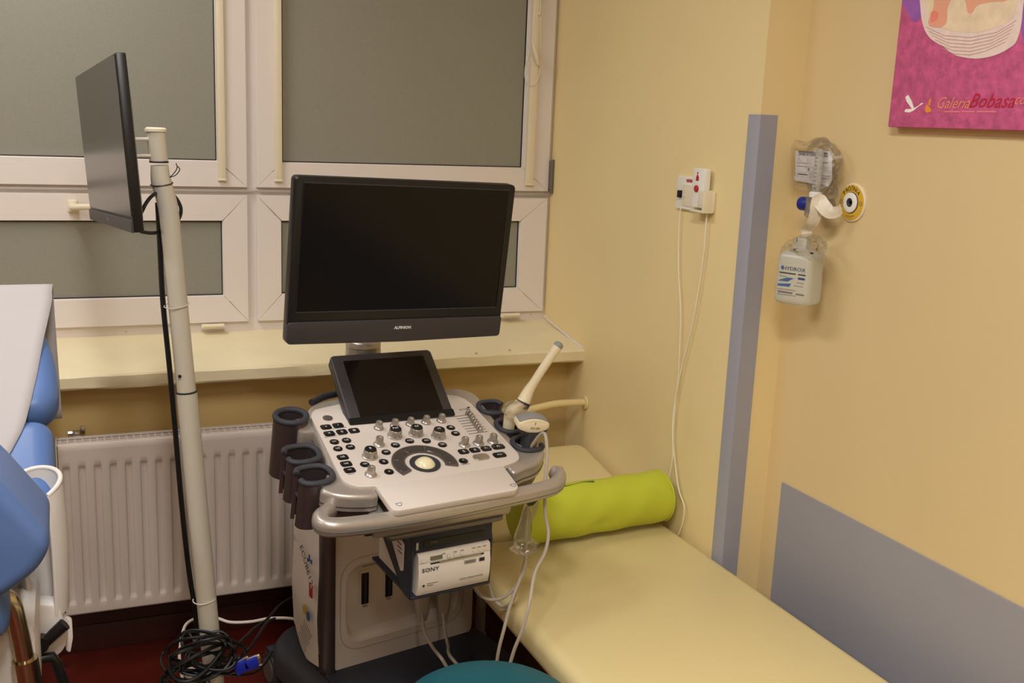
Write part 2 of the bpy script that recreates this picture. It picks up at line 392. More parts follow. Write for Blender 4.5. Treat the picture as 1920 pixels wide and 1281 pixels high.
# sill: sloping slab with a worn front edge
si = MB(); prof = [(YWIN + .06, .946), (3.13, .9035), (3.117, .900), (3.113, .893), (3.115, .862), (3.121, .856), (YWIN + .06, .862)]
N_ = 60; random.seed(3)
vs = []; 
for i in range(N_ + 1):
    x = WX0 - .2 + (XW - WX0 + .2) * i / N_
    for k, (y, z) in enumerate(prof): j = random.uniform(-1, 1) * (.0012 if k in (2, 3, 4, 5) else 0); vs.append((x, y + j, z + j))
m_ = len(prof); fs = [(i * m_ + k, i * m_ + (k + 1) % m_, (i + 1) * m_ + (k + 1) % m_, (i + 1) * m_ + k) for i in range(N_) for k in range(m_)] + [tuple(range(m_)), tuple(range(N_ * m_, (N_ + 1) * m_))]
si.add(vs, fs); sill = si.build('window_sill', 'sill_paint', win, 25)
for px_, py_ in ((893, 662), (955, 657), (760, 671), (236, 622), (995, 590)):
    c = onp(px_, py_, 1, 3.113) if py_ > 640 else onp(px_, py_, 1, 3.40)
    MB().add([(c.x + random.uniform(.002, .007) * math.cos(t), c.y - (.0022 if py_ > 640 else 0), (c.z if py_ > 640 else c.z) + random.uniform(.0015, .004) * math.sin(t)) for t in [k * PI / 4 for k in range(8)]] , [tuple(range(8))]).build('paint_chip', 'niche_paint', sill)
MB().tube([(XW - .003, 3.44, .955), (XW - .003, 3.40, .946), (XW - .003, 3.33, .934), (XW - .003, 3.22, .917), (XW - .003, 3.12, .903)], .004, 8).build('sealant_bead', 'pvc', sill)

# ------------------------------------------------------------------ ceiling luminaires (outside the frame, they light the room)
for i, (lx, ly) in enumerate(LAMPS):
    t = thing('ceiling_lamp', (lx, ly, CEIL), ['white ceiling lamp nearest the window', 'white ceiling lamp above the camera', 'white ceiling lamp across the room', 'white ceiling lamp at the rear of the room'][i], 'lamp', 'ceiling lamps')
    b = MB(); 
    for dx in (-.15, .15): b.box((lx + dx, ly, CEIL - .03), (.02, 1.24, .06))
    for dy in (-.61, .61): b.box((lx, ly + dy, CEIL - .03), (.32, .02, .06))
    b.build('housing', 'pvc', t); MB().box((lx, ly, CEIL - .055), (.28, 1.2, .008)).build('diffuser', 'diffuser', t)

# ------------------------------------------------------------------ corner guard and wall panel
g = MB(); T = .0035
gp = [(XW + .05, YG - T), (XW + .05, YG - .0002), (XW - .0002, YG - .0002), (XW - .0002, YG + .046), (XW - T, YG + .046), (XW - T, YG - .0005), (XW - T + .0015, YG - T)]
g.prism(gp, .30, 1.694)
tag(g.build('corner_guard', 'guard_grey'), 'tall grey plastic guard covering the outer wall corner', 'corner guard')
pz0, pz1 = .30, .735
pnl = MB().box((XW2 - .003, (2.16 + YB) / 2, (pz0 + pz1) / 2), (.006, 2.16 - YB, pz1 - pz0), r=.0008, seg=1)
tag(pnl.build('wall_protection_panel', 'panel_grey'), 'wide grey protective panel on the wall beside the couch', 'wall panel')

# ------------------------------------------------------------------ radiator
RY, RX0, RX1, RZ0, RZ1 = 3.08, -.052, .96, .189, .712
rad = thing('radiator', ((RX0 + RX1) / 2, RY + .05, RZ0), 'white ribbed panel radiator below the window sill', 'radiator')
pitch = .0417; first = .017
xs = []; 
k = -2
while first + k * pitch < RX1 + pitch: xs.append(first + k * pitch); k += 1
def groove(x):
    d = min(abs(x - c) for c in xs)
    if d < .0065: return 1.0
    if d < .012: return .5 + .5 * math.cos(PI * (d - .0065) / .0055)
    return 0.0
gx = sorted(set([RX0 + .008, RX1 - .008] + [round(c + o_, 5) for c in xs for o_ in (-.0125, -.0108, -.0092, -.0078, -.0064, 0, .0064, .0078, .0092, .0108, .0125, .0165) if RX0 + .008 < c + o_ < RX1 - .008]))
gz = [RZ0 + .004, .205, .219, .2225, .2265, .231, .236, .30, .45, .60, .628, .633, .637, .641, .645, .66, RZ1 - .022]
def zf(z):
    if z <= .2195 or z >= .6445: return 0
    if z < .236: return min(1, (z - .2195) / .0145)
    if z > .632: return max(0, (.6445 - z) / .010) if z > .6345 else 1
    return 1
pn = MB(); nx = len(gx)
vs = [(x, RY + .0065 * groove(x) * zf(z), z) for z in gz for x in gx]
fs = [(j * nx + i, j * nx + i + 1, (j + 1) * nx + i + 1, (j + 1) * nx + i) for j in range(len(gz) - 1) for i in range(nx - 1)]
pn.add(vs, fs)
# rolled edges
def edge_strip(mb, pts, x0, x1): mb.add([(x, y, z) for x in (x0, x1) for y, z in pts], [(i, i + 1, len(pts) + i + 1, len(pts) + i) for i in range(len(pts) - 1)])
edge_strip(pn, [(RY, RZ1 - .022), (RY + .0005, RZ1 - .012), (RY + .003, RZ1 - .006), (RY + .008, RZ1 - .004), (RY + .014, RZ1 - .006), (RY + .015, RZ1 - .03)], gx[0], gx[-1])
edge_strip(pn, [(RY, RZ0 + .004), (RY + .002, RZ0), (RY + .012, RZ0), (RY + .015, RZ0 + .01)], gx[0], gx[-1])
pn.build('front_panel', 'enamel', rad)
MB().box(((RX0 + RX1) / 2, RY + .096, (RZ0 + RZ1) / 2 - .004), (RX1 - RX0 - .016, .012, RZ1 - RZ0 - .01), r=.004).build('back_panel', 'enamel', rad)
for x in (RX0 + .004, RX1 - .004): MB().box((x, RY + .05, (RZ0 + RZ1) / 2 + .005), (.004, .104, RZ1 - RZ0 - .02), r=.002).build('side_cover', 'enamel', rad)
gr = MB(); gr.box(((RX0 + RX1) / 2, RY + .022, RZ1 - .010), (RX1 - RX0 - .012, .008, .006), r=.001).box(((RX0 + RX1) / 2, RY + .082, RZ1 - .010), (RX1 - RX0 - .012, .008, .006), r=.001).box(((RX0 + RX1) / 2, RY + .042, RZ1 - .012), (RX1 - RX0 - .012, .006, .005), r=.001).box(((RX0 + RX1) / 2, RY + .062, RZ1 - .012), (RX1 - RX0 - .012, .006, .005), r=.001)
n = int((RX1 - RX0) / .02)
for i in range(n): gr.box((RX0 + .014 + i * .02, RY + .052, RZ1 - .013), (.004, .064, .004))
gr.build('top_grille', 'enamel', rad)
b = MB().box((.006, RY + .113, .708), (.02, .03, .012), r=.002).box((.024, RY + .133, .712), (.014, .012, .02), r=.002).tube([(-.004, RY + .113, .71), (-.016, RY + .113, .71)], .006, 6)
b.build('wall_bracket', 'bright_metal', rad)
vp = MB().tube([(RX0 - .004, RY + .05, .66), (RX0 - .022, RY + .05, .66)], .012, 12).tube([(RX0 - .02, RY + .05, .67), (RX0 - .02, RY + .048, .5), (RX0 - .022, RY + .05, .02)], .009, 10)
vp.build('valve_pipe', 'chrome', rad)
# heating pipe coming out of the side wall
pp = [(XW + .01, 3.083, .719), (XW - .05, 3.083, .722), (1.50, 3.082, .722), (1.40, 3.082, .708), (1.30, 3.085, .690), (1.18, 3.10, .676), (1.05, 3.13, .670), (.985, 3.13, .668), (.962, 3.13, .668)]
hp = thing('heating_pipe', (XW, 3.083, .7), 'bent cream-painted heating pipe leaving the side wall below the sill', 'pipe')
MB().tube(pp, .0125, 12, smooth=5).build('pipe', 'pipe_paint', hp)
MB().lathe([(.014, 0), (.024, .001), (.022, .006), (.014, .007)], Mat.Translation((XW - .0005, 3.083, .719)) @ Mat.Rotation(-PI / 2, 4, 'Y'), 18).build('wall_rosette', 'pipe_paint', hp)

# ------------------------------------------------------------------ examination couch
def cushion(poly, z0, z1, r, M=None, seg=4, puff=0):
    mb = MB(); n_ = len(poly); loops = []
    for k in range(seg + 1): a = PI / 2 * k / seg; loops.append((r * (1 - math.sin(a)), z0 + r * (1 - math.cos(a))))
    for k in range(seg + 1): a = PI / 2 * k / seg; loops.append((r * (1 - math.cos(a)), z1 - r + r * math.sin(a)))
    if puff: loops += [(r + puff * .3, z1 + puff * .12), (r + puff, z1 + puff * .16)]
    vs = []; fs = []
    for ins, z in loops: vs += [(*p, z) for p in inset(poly, ins)]
    L = len(loops)
    for k in range(L - 1):
        for i in range(n_): fs.append((k * n_ + i, k * n_ + (i + 1) % n_, (k + 1) * n_ + (i + 1) % n_, (k + 1) * n_ + i))
    fs.append(tuple(range(n_ - 1, -1, -1))); fs.append(tuple(range((L - 1) * n_, L * n_)))
    return mb.add(vs, fs, M)
BX0, BX1, BZ = .955, 1.612, .50
couch = thing('examination_couch', ((BX0 + BX1) / 2, 1.9, 0), 'cream vinyl examination couch along the right wall', 'couch')
def xyrect(x0, x1, y0, y1, r): return rrect(x1 - x0, y1 - y0, r, 6, (x0 + x1) / 2, (y0 + y1) / 2)
cushion(xyrect(BX0, BX1, .78, 2.545, .035), BZ - .075, BZ, .026).build('mattress', 'couch_vinyl', couch, 60)
HM = Mat.Translation((0, 2.555, BZ)) @ Mat.Rotation(math.radians(9.5), 4, 'X')
cushion(rrect(BX1 - BX0, .52, .045, 6, (BX0 + BX1) / 2, .26), -.075, 0, .026, HM).build('headrest', 'couch_vinyl', couch, 60)
fm = MB()
for x in (BX0 + .06, BX1 - .06): fm.box((x, 1.70, BZ - .095), (.03, 1.75, .038), r=.003)
for y in (.85, 2.53): fm.box(((BX0 + BX1) / 2, y, BZ - .095), (BX1 - BX0 - .10, .03, .034), r=.003)
fm.build('frame', 'couch_tube', couch)
for x, y in ((1.045, .95), (BX1 - .06, .95), (1.185, 2.90), (BX1 - .06, 2.90)):
    MB().tube([(x, y, BZ - .09), (x, y, .012)], .0165, 14).lathe([(.021, 0), (.021, .02), (.017, .024)], Mat.Translation((x, y, .0)), 14).build('leg', 'couch_tube', couch)
for y in (.95, 2.90): MB().tube([(1.045 if y < 2 else 1.185, y, .17), (BX1 - .06, y, .17)], .014, 12).build('stretcher', 'couch_tube', couch)
MB().box(((BX0 + BX1) / 2 + .05, 2.72, BZ - .10), (.36, .44, .02), r=.002).build('headrest_support', 'couch_tube', couch)

# ------------------------------------------------------------------ lime bolster
BR = .076; bz = BZ + BR + .006
A_, B_ = onp(974, 972, 2, bz), onp(1243, 931, 2, bz)
A_.z = bz; B_.z = bz + .004
B_.x = min(B_.x, XW - .012 - .02)
ax = (B_ - A_); bl = ax.length; ax.normalize()
bo = thing('bolster_cushion', ((A_ + B_) / 2 - Vec((0, 0, BR))), 'lime green vinyl bolster cushion lying across the cream couch', 'cushion')
bx_ = ax; bzv = Vec((0, 0, 1)); byv = bzv.cross(bx_).normalized(); bzv = bx_.cross(byv)
BM_ = Mat((bx_, byv, bzv)).transposed().to_4x4(); BM_.translation = A_
nb, ns = 40, 44
def bol(u, v):
    t = u; th = v * 2 * PI
    if t < .03: rr = BR * (.965 + .035 * t / .03); 
    elif t > .97: rr = BR * (.965 + .035 * (1 - t) / .03)
    else: rr = BR
    rr += .0022 * math.sin(9 * t + 2 * math.sin(th)) * math.sin(2 * th + 1) + .0016 * math.sin(23 * t + 3 * th)
    # dimple where the cover creases on the front
    d = math.hypot((t - .47) * 4.2, (((th - 3.55) + PI) % (2 * PI) - PI) * 1.1); rr -= .009 * math.exp(-d * d * 9)
    rr += .004 * math.exp(-((t - .55) ** 2) * 500) * math.exp(-(((th - 3.75 + PI) % (2 * PI) - PI) ** 2) * 8)
    y_, z_ = rr * math.cos(th), rr * math.sin(th)
    if z_ < -BR * .9: z_ = -BR * .9 - (-(BR * .9) - z_) * .25
    return (t * bl, y_, z_)
cy_ = MB().grid(bol, nb, ns, BM_)
cy_.build('cover', 'lime_vinyl', bo, 60)
for s_, x in ((-1, 0), (1, bl)):
    e = MB(); pr = [(BR * .97, 0), (BR * .95, .006), (BR * .8, .012), (BR * .45, .016), (0, .018)]
    e.lathe(pr, BM_ @ Mat.Translation((x, 0, 0)) @ Mat.Rotation(PI / 2 * s_, 4, 'Y'), 40); e.build('end_panel', 'lime_vinyl', bo, 60)
    MB().tube([BM_ @ Vec((x, BR * .985 * math.cos(a), BR * .985 * math.sin(a) * (1 if math.sin(a) > -.9 else .93))) for a in [2 * PI * k / 48 for k in range(48)]], .0028, 6, closed=True).build('piping', 'lime_vinyl', bo)
MB().tube([BM_ @ Vec((t * bl, (BR + .0012) * math.cos(a), (BR + .0012) * math.sin(a))) for t, a in [(.04 + .46 * k / 14, 1.62 + .05 * math.sin(k * .9)) for k in range(15)]], .0022, 6, smooth=3).build('zip', 'lime_seam_shade', bo)  # zip line, the shadow of its seam put into the dark green

# ------------------------------------------------------------------ stool
sx, sy, sr = .725, 1.705, .178
st = thing('stool', (sx, sy, 0), 'round teal vinyl stool in front of the ultrasound machine', 'stool')
MB().lathe([(0, .475), (sr - .03, .475), (sr - .008, .482), (sr, .497), (sr + .001, .515), (sr - .005, .533), (sr - .022, .545), (sr - .07, .551), (0, .553)], Mat.Translation((sx, sy, 0)), 64).build('seat', 'teal_vinyl', st, 60)
MB().lathe([(0, .455), (.10, .455), (.10, .475), (0, .475)], Mat.Translation((sx, sy, 0)), 24).build('seat_plate', 'charcoal', st)
MB().lathe([(.025, .07), (.025, .28), (.018, .28), (.018, .456)], Mat.Translation((sx, sy, 0)), 18).build('gas_column', 'chrome', st)
for k in range(5):
    a = 2 * PI * k / 5 + .3; c, s_ = math.cos(a), math.sin(a)
    MB().tube([(sx + .02 * c, sy + .02 * s_, .095), (sx + .12 * c, sy + .12 * s_, .088), (sx + .235 * c, sy + .235 * s_, .068)], .016, 8, scale=lambda t: 1 - .3 * t).build('base_arm', 'charcoal', st)
    MB().lathe([(.006, -.016), (.024, -.014), (.025, 0), (.024, .014), (.006, .016)], Mat.Translation((sx + .235 * c, sy + .235 * s_, .026)) @ Mat.Rotation(a, 4, 'Z') @ Mat.Rotation(PI / 2, 4, 'X'), 14).build('castor', 'black_plastic', st)

# ------------------------------------------------------------------ monitor on a bent floor pole
PY = 2.50
pole_pts = [onp(402, 1281, 1, PY), onp(350, 735, 1, PY), onp(319, 420, 1, PY), onp(312, 375, 1, PY), onp(302, 340, 1, PY), onp(299, 310, 1, PY)]
dn = (pole_pts[0] - pole_pts[1]).normalized(); foot = pole_pts[0] + dn * ((pole_pts[0].z - .03) / -dn.z)
ps = thing('monitor_pole', (foot.x, foot.y, 0), 'slim black monitor on a bent off-white floor pole before the window', 'monitor stand')
MB().tube([foot, pole_pts[1]], .0245, 24).build('lower_tube', 'pole_paint', ps)
up = spline([pole_pts[1], pole_pts[1] + (pole_pts[2] - pole_pts[1]) * .5, pole_pts[2], pole_pts[3], pole_pts[4], pole_pts[5]], 6)
MB().tube(up, .0222, 24, scale=lambda t: 1 - .14 * max(0, (t - .8) / .2)).build('upper_tube', 'pole_paint', ps)
jn = (pole_pts[1] - pole_pts[0]).normalized()
MB().tube([pole_pts[1] - jn * .001, pole_pts[1] + jn * .003], .0249, 24).build('joint_ring', 'charcoal', ps)
sc_ = onp(337, 706, 1, PY - .025); MB().lathe([(0, .003), (.004, .002), (.004, 0)], Mat.Translation(sc_ + Vec((0, .002, 0))) @ Mat.Rotation(PI / 2, 4, 'X'), 10).build('screw', 'black_plastic', ps)
t0, t1 = onp(298, 302, 1, PY), onp(292, 244, 1, PY)
MB().tube([t0, t1], .0205, 24).build('swivel_sleeve', 'pole_paint', ps)
MB().tube([t0 - Vec((0, 0, .004)), t0], .0208, 24).build('joint_ring', 'charcoal', ps)
MB().lathe([(.0235, 0), (.0235, .006), (.019, .009), (0, .009)], Mat.Translation(t1 - Vec((0, 0, .003))), 24).build('top_cap', 'cream_plastic', ps)
bp = MB().lathe([(.0, 0), (.21, 0), (.21, .012), (.19, .018), (.045, .03), (.04, .06), (0, .06)], Mat.Translation((foot.x, foot.y, 0)), 32); bp.build('foot_plate', 'pole_paint', ps)
# the monitor itself: local x across the screen, y out of the back, z up
yw, tl_, rl = math.radians(-84), math.radians(3.4), math.radians(-3.2)
MM = Mat.Translation((.084, 2.505, 1.561)) @ Mat.Rotation(yw, 4, 'Z') @ Mat.Rotation(tl_, 4, 'X') @ Mat.Rotation(rl, 4, 'Y')
mw, mh = .62, .345
pmo = MB().box((0, .010, 0), (mw, .020, mh), MM, r=.003).build('monitor_housing', 'black_plastic', ps)
bk = [(-mw / 2 + .004, .02, -mh / 2 + .004), (mw / 2 - .004, .02, -mh / 2 + .004), (mw / 2 - .004, .02, mh / 2 - .004), (-mw / 2 + .004, .02, mh / 2 - .004), (-.17, .044, -.125), (.17, .044, -.125), (.17, .044, .09), (-.17, .044, .09)]
v2, f2 = bev(bk, [(0, 1, 2, 3), (7, 6, 5, 4), (0, 4, 5, 1), (1, 5, 6, 2), (2, 6, 7, 3), (3, 7, 4, 0)], .006, 2)
MB().add(v2, f2, MM).build('back_shell', 'black_plastic', ps)
MB().box((0, -.0005, .014), (mw - .008, .002, mh - .034), MM, r=.0004, seg=1).build('screen', 'pole_screen', ps)
MB().box((0, -.0015, -mh / 2 + .013), (mw, .005, .026), MM, r=.001, seg=1).build('chin', 'bezel_grey', ps)
MB().lathe([(0, 0), (.004, 0), (.003, .001), (0, .001)], MM @ Mat.Translation((0, -.004, -mh / 2 + .013)) @ Mat.Rotation(PI / 2, 4, 'X'), 12).build('logo_dot', 'legend_grey', ps)
# bracket arms
ca = MM @ Vec((0, .044, 0))
MB().box((0, .047, -.01), (.11, .006, .11), MM, r=.002).build('mount_plate', 'pole_paint', ps)
for py_ in (262, 293):
    e = onp(284, py_ - 1, 1, PY); c2 = MM @ Vec((0, .048, 0)); c2.z = e.z - .002
    MB().sweep([c2, e], rrect(.024, .008, .0035), up=(0, 0, 1)).build('bracket_arm', 'pole_paint', ps)
# video cable clipped down the pole
c_ = lambda x, y, Y: onp(x, y, 1, Y)
mc = MB().tube([c_(252, 412, 2.46), c_(264, 400, 2.455), c_(274, 381, 2.455), c_(287, 366, 2.47), c_(305, 359, 2.535), c_(325, 366, 2.54), c_(338, 386, 2.54), c_(338, 404, 2.54), c_(328, 420, 2.54), c_(312, 430, 2.54), c_(290, 437, 2.49), c_(268, 435, 2.455), c_(252, 428, 2.455)], .0042, 8, smooth=6).build('video_cable', 'cable_black', ps)
dx = [(300, 440), (306, 560), (318, 680), (329, 800), (341, 940), (354, 1060), (366, 1140), (372, 1200)]
MB().tube([c_(296, 380, 2.515)] + [c_(x - 1, y, 2.515) for x, y in dx], .0062, 8, smooth=5).build('power_cable', 'cable_black', ps)
for py_, mt_ in ((572, 'cable_white'), (1122, 'cable_white'), (345, 'cable_black')):
    f_ = (py_ - 735) / (1281 - 735); cx_ = 350 + (402 - 350) * f_ - 16 if py_ > 400 else 300
    cc = onp(cx_ + (14 if py_ > 400 else 5), py_, 1, PY); rr = .0275 if py_ > 400 else .024
    MB().tube([cc + Vec((rr * math.cos(a) - .002, rr * math.sin(a), .004 * math.sin(a * 1 + 1))) for a in [2 * PI * k / 24 for k in range(24)]], .0013, 5, closed=True).build('cable_tie', mt_, ps)
q = onp(318, 333, 1, PY - .02)
MB().tube([q, c_(330, 328, PY - .02), c_(337, 318, PY - .02), c_(333, 312, PY - .02)], .0011, 5, smooth=4).tube([q, c_(326, 325, PY - .02), c_(332, 315, PY - .02), c_(330, 306, PY - .02)], .0011, 5, smooth=4).build('wire_ends', 'cable_black', ps)

# ------------------------------------------------------------------ ultrasound machine
ky, kt = math.radians(8), math.radians(14)
KO = onp(797, 870, 2, .88)
K = Fr(KO, (math.cos(ky), math.sin(ky), 0), (-math.sin(ky) * math.cos(kt), math.cos(ky) * math.cos(kt), math.sin(kt)))   # control panel plane
ba = math.radians(12.5)
BO = onp(625, 1264, 2, .15)
BU, BVv = Vec((math.cos(ba), math.sin(ba), 0)), Vec((-math.sin(ba), math.cos(ba), 0))
B3 = Fr((BO.x, BO.y, 0), BU, BVv)             # cart body: u right, v back, w up; the front face is v = 0
BF = Fr((BO.x, BO.y, 0), BU, (0, 0, 1))       # front face of the cart: u right, v up, N out
us = thing('ultrasound_machine', B3.pt(.22, .1, 0), 'grey and white ultrasound machine with large black monitor and control console', 'ultrasound machine')
def kz2(x, y): return (480 + x / 3.2, 640 + y / 3.2)
def kp(x, y, w_=0): return K.px(x, y, w_)
# -- cart base
bpoly = roundpoly([(-.085, .24), (-.075, -.20), (-.02, -.40), (.06, -.46), (.38, -.46), (.44, -.40), (.475, -.20), (.475, .24), (.40, .34), (0, .34)], .06, 5)
MB().cap(bpoly, .150, .075, .03, B3.M).build('base', 'charcoal', us, 50)
MB().cap(roundpoly([(-.03, .02), (-.015, -.30), (.03, -.38), (.42, -.38), (.47, -.30), (.48, .02)], .04, 4), .158, .012, .006, B3.M).build('foot_tread', 'navy_plastic', us, 50)
for (u, v) in ((-.055, -.21), (.445, -.22), (-.05, .27), (.44, .27)):
    q = B3.pt(u, v, .055)
    wm = Mat.Translation(q) @ Mat.Rotation(ba, 4, 'Z') @ Mat.Rotation(PI / 2, 4, 'Y')
    cs = MB().lathe([(.012, -.028), (.05, -.026), (.055, -.018), (.055, -.006), (.046, -.003), (.046, .003), (.055, .006), (.055, .018), (.05, .026), (.012, .028)], wm, 28).build('castor', 'charcoal', us)
    MB().lathe([(0, -.0295), (.036, -.029), (.036, -.024), (0, -.024)], wm, 20).lathe([(0, .024), (.036, .024), (.036, .029), (0, .0295)], wm, 20).build('wheel_disc', 'silver_dark', cs)
    MB().box((u, v, .105), (.05, .05, .03), B3.M, r=.006).build('castor_fork', 'navy_plastic', cs)
# -- cart body
bw = .452; bh0, bh1 = .15, .80
body = roundpoly([(.02, .004), (bw - .004, .004), (bw, .34), (.02, .34)], .03, 4)
# front shell with the connector bay cut in
def bfp(x, y): return BF.px(x, y, 0)
bay0 = (.040, .118, .375, .345)               # u0, v0(z), u1, z1
def bodyfront(mb):
    # grid of front face with a recessed bay
    ou = [0.0, bw]; oz = [.152, bh1]
    outer = roundpoly([(0, .152), (bw, .152), (bw + .002, bh1), (0, bh1)], .03, 6)
    r1 = roundpoly([(.035, .225), (.40, .225), (.40, .455), (.035, .455)], .06, 7)
    return outer, r1
outer, r1 = bodyfront(None)
fb = MB()
# front plate as slab with bay: build with bmesh bridging
def plate(outer_, inner_, depth, rim, M, mb):
    bm = bmesh.new()
    vo = [bm.verts.new((x, y, 0)) for x, y in outer_]; vi = [bm.verts.new((x, y, 0)) for x, y in inner_]
    eo = [bm.edges.new((vo[i], vo[(i + 1) % len(vo)])) for i in range(len(vo))]; ei = [bm.edges.new((vi[i], vi[(i + 1) % len(vi)])) for i in range(len(vi))]
    bmesh.ops.triangle_fill(bm, edges=eo + ei, use_beauty=True)
    bm.verts.index_update(); V = [tuple(v.co) for v in bm.verts]; Fs = [tuple(v.index for v in f.verts) for f in bm.faces]; bm.free()
    mb.add(V, Fs, M)
    n_ = len(inner_); l0 = [(x, y, 0) for x, y in inner_]
    mids = [(0.0, 0.0), (rim * .35, -depth * .12), (rim * .8, -depth * .7), (rim, -depth)]
    vs = []; 
    for ins, z in mids: vs += [(x, y, z) for x, y in inset(inner_, ins)]
    fs = [(k * n_ + i, k * n_ + (i + 1) % n_, (k + 1) * n_ + (i + 1) % n_, (k + 1) * n_ + i) for k in range(len(mids) - 1) for i in range(n_)]
    fs.append(tuple(range((len(mids) - 1) * n_, len(mids) * n_))); mb.add(vs, fs, M)
    n_ = len(outer_)
    vs = [(x, y, 0) for x, y in outer_] + [(x, y, -.03) for x, y in outer_]; mb.add(vs, [(i, (i + 1) % n_, n_ + (i + 1) % n_, n_ + i) for i in range(n_)], M)
plate(outer, r1, .030, .022, BF.M, fb)
fb.build('front_cover', 'machine_white', us, 30)
# panel line around the bay
pl_ = roundpoly([(.020, .205), (.418, .205), (.418, .475), (.020, .475)], .07, 8)
MB().sweep([(x, y, .0003) for x, y in pl_], [(-.0012, 0), (.0012, 0), (.0012, .0006), (-.0012, .0006)], BF.M, closed=True).build('panel_seam', 'pvc_groove', us)
MB().prism([(.006, .042), (bw - .004, .042), (bw - .004, .21), (.006, .21)], bh0 + .004, bh1, B3.M, r=.006).build('body', 'machine_white', us)
# front left rounded column in brushed metal
colp = roundpoly([(.004, -.006), (-.006, -.009), (-.018, -.008), (-.027, -.001), (-.030, .012), (-.030, .028), (.004, .028)], .006, 3)
top_ = [(x - .004, y) for x, y in colp]
MB().prism(colp, .155, .80, B3.M).build('corner_column', 'plum_metal', us, 50)
# left side cover: white, swelling, with a fold line
def side(u, v):
    y = .028 + u * (.165); z = .165 + v * .635
    bulge = .010 * math.sin(PI * min(1, u * 1.05)) + .006
    if v < .40: bulge += .006 * (1 - abs(v - .22) / .22)
    zz = z + (.10 * max(0, u - .35) * (1 - v) if v < .5 else 0)
    return (-.028 - bulge + .004, y, zz)
MB().grid(side, 14, 28, B3.M).build('side_cover', 'machine_side', us, 50)
MB().grid(lambda u, v: (bw - .004 + .01 * math.sin(PI * u), .03 + u * .17, .165 + v * .635), 10, 10, B3.M).build('side_cover', 'machine_side', us, 50)
MB().prism(roundpoly([(.03, .19), (bw - .06, .19), (bw - .07, .33), (.05, .33)], .03, 4), .15, .80, B3.M).build('rear_cover', 'silver_dark', us)
# lettering and stickers of the left side (they sit on the cover)
SU = Fr(B3.pt(-.0475, 0, 0), -BVv, (0, 0, 1))   # u towards the front, v up
def side_at(x, y, w_=.0): u, v = SU.px(x, y, w_); return u, v
def sm(x, y, ang=0, w_=.003): u, v = SU.px(x, y, w_); return SU.M @ Mat.Translation((u, v, w_)) @ Mat.Rotation(math.radians(ang), 4, 'Z')
text('lettering', 'ECUBE12', .030, 'legend_dark', sm(574, 1060, -52), us, sx=.95)
for i, (dx_, dy_, a_, b_) in enumerate(((0, 0, .009, .020), (.012, -.006, .010, .012), (-.010, -.008, .008, .010))):
    MB().box((dx_, dy_, 0), (a_, b_, .0006), sm(580, 1047)).build('logo_block', 'legend_blue', us)
MB().prism(rrect(.022, .040, .004), 0, .0006, sm(583, 1108, 0)).build('sticker', 'sticker_red', us)
text('lettering', '9', .018, 'legend_white', sm(583, 1101, 0, .0038), us)
MB().prism(ellipse(.012, .014, 18), 0, .0006, sm(571, 1143)).build('sticker', 'sticker_yellow', us)
MB().prism(ellipse(.012, .014, 18), 0, .0006, sm(578, 1156)).build('sticker', 'sticker_blue', us)
nt_ = MB()
for k in range(8): nt_.box((0, -.011 * k, 0), (.062 - .006 * (k % 3), .0022, .0004), sm(577, 1178, -32))
nt_.build('notice_lines', 'legend_grey', us)
# sockets and slots in the bay
def slot(x0, y0, x1, y1, name, m, d=.004):
    a = BF.px(x0, y0, -.029); b = BF.px(x1, y1, -.029); u0, u1 = sorted((a[0], b[0])); v0, v1 = sorted((a[1], b[1]))
    return u0, u1, v0, v1
for (x, y0, y1) in ((685, 1073, 1134), (730, 1061, 1120), (772, 1050, 1105)):
    a = BF.px(x, y0, -.026); b_ = BF.px(x, y1, -.026); hh = a[1] - b_[1]; cu, cv = a[0], (a[1] + b_[1]) / 2
    so = MB().prism(rrect(.036, hh + .012, .004), -.030, -.0275, BF.at(cu, cv)).build('probe_socket', 'machine_white', us)
    MB().box((cu, cv, -.0265), (.022, hh - .006, .004), BF.M, r=.001).build('socket_slot', 'black_plastic', so)
    MB().box((cu, cv, -.0240), (.006, hh - .016, .003), BF.M, r=.001).build('socket_key', 'charcoal', so)
    MB().box((cu, cv - hh / 2 - .003, -.026), (.014, .006, .004), BF.M, r=.001).build('socket_latch', 'silver', so)
for (x, y) in ((693, 1054), (740, 1043)):
    cu, cv = BF.px(x, y, -.026); MB().box((cu, cv, -.0275), (.046, .022, .005), BF.M, r=.002).box((cu - .020, cv, -.0245), (.006, .018, .003), BF.M).build('socket_shutter', 'silver', us)
# two probe connectors plugged into the bay
for (x, y0, y1, w_) in ((791, 1100, 1142, .03), (829, 1092, 1140, .03)):
    a = BF.P(x, y0, w_); b_ = BF.P(x + 1, y1, w_)
    pc = MB().sweep([a, a + (b_ - a) * .55, b_, b_ + (b_ - a) * .5], rrect(.040, .046, .01), scale=lambda t: 1 - .10 * t if t < .5 else .95 - .95 * (t - .5)).build('probe_connector', 'cable_cream', us, 50)
    MB().box((0, 0, 0), (.030, .03, .045), Mat.Translation(a + (b_ - a) * .2 - BF.N * .03) @ BF.M.to_3x3().to_4x4(), r=.003).build('plug', 'cable_cream', pc)
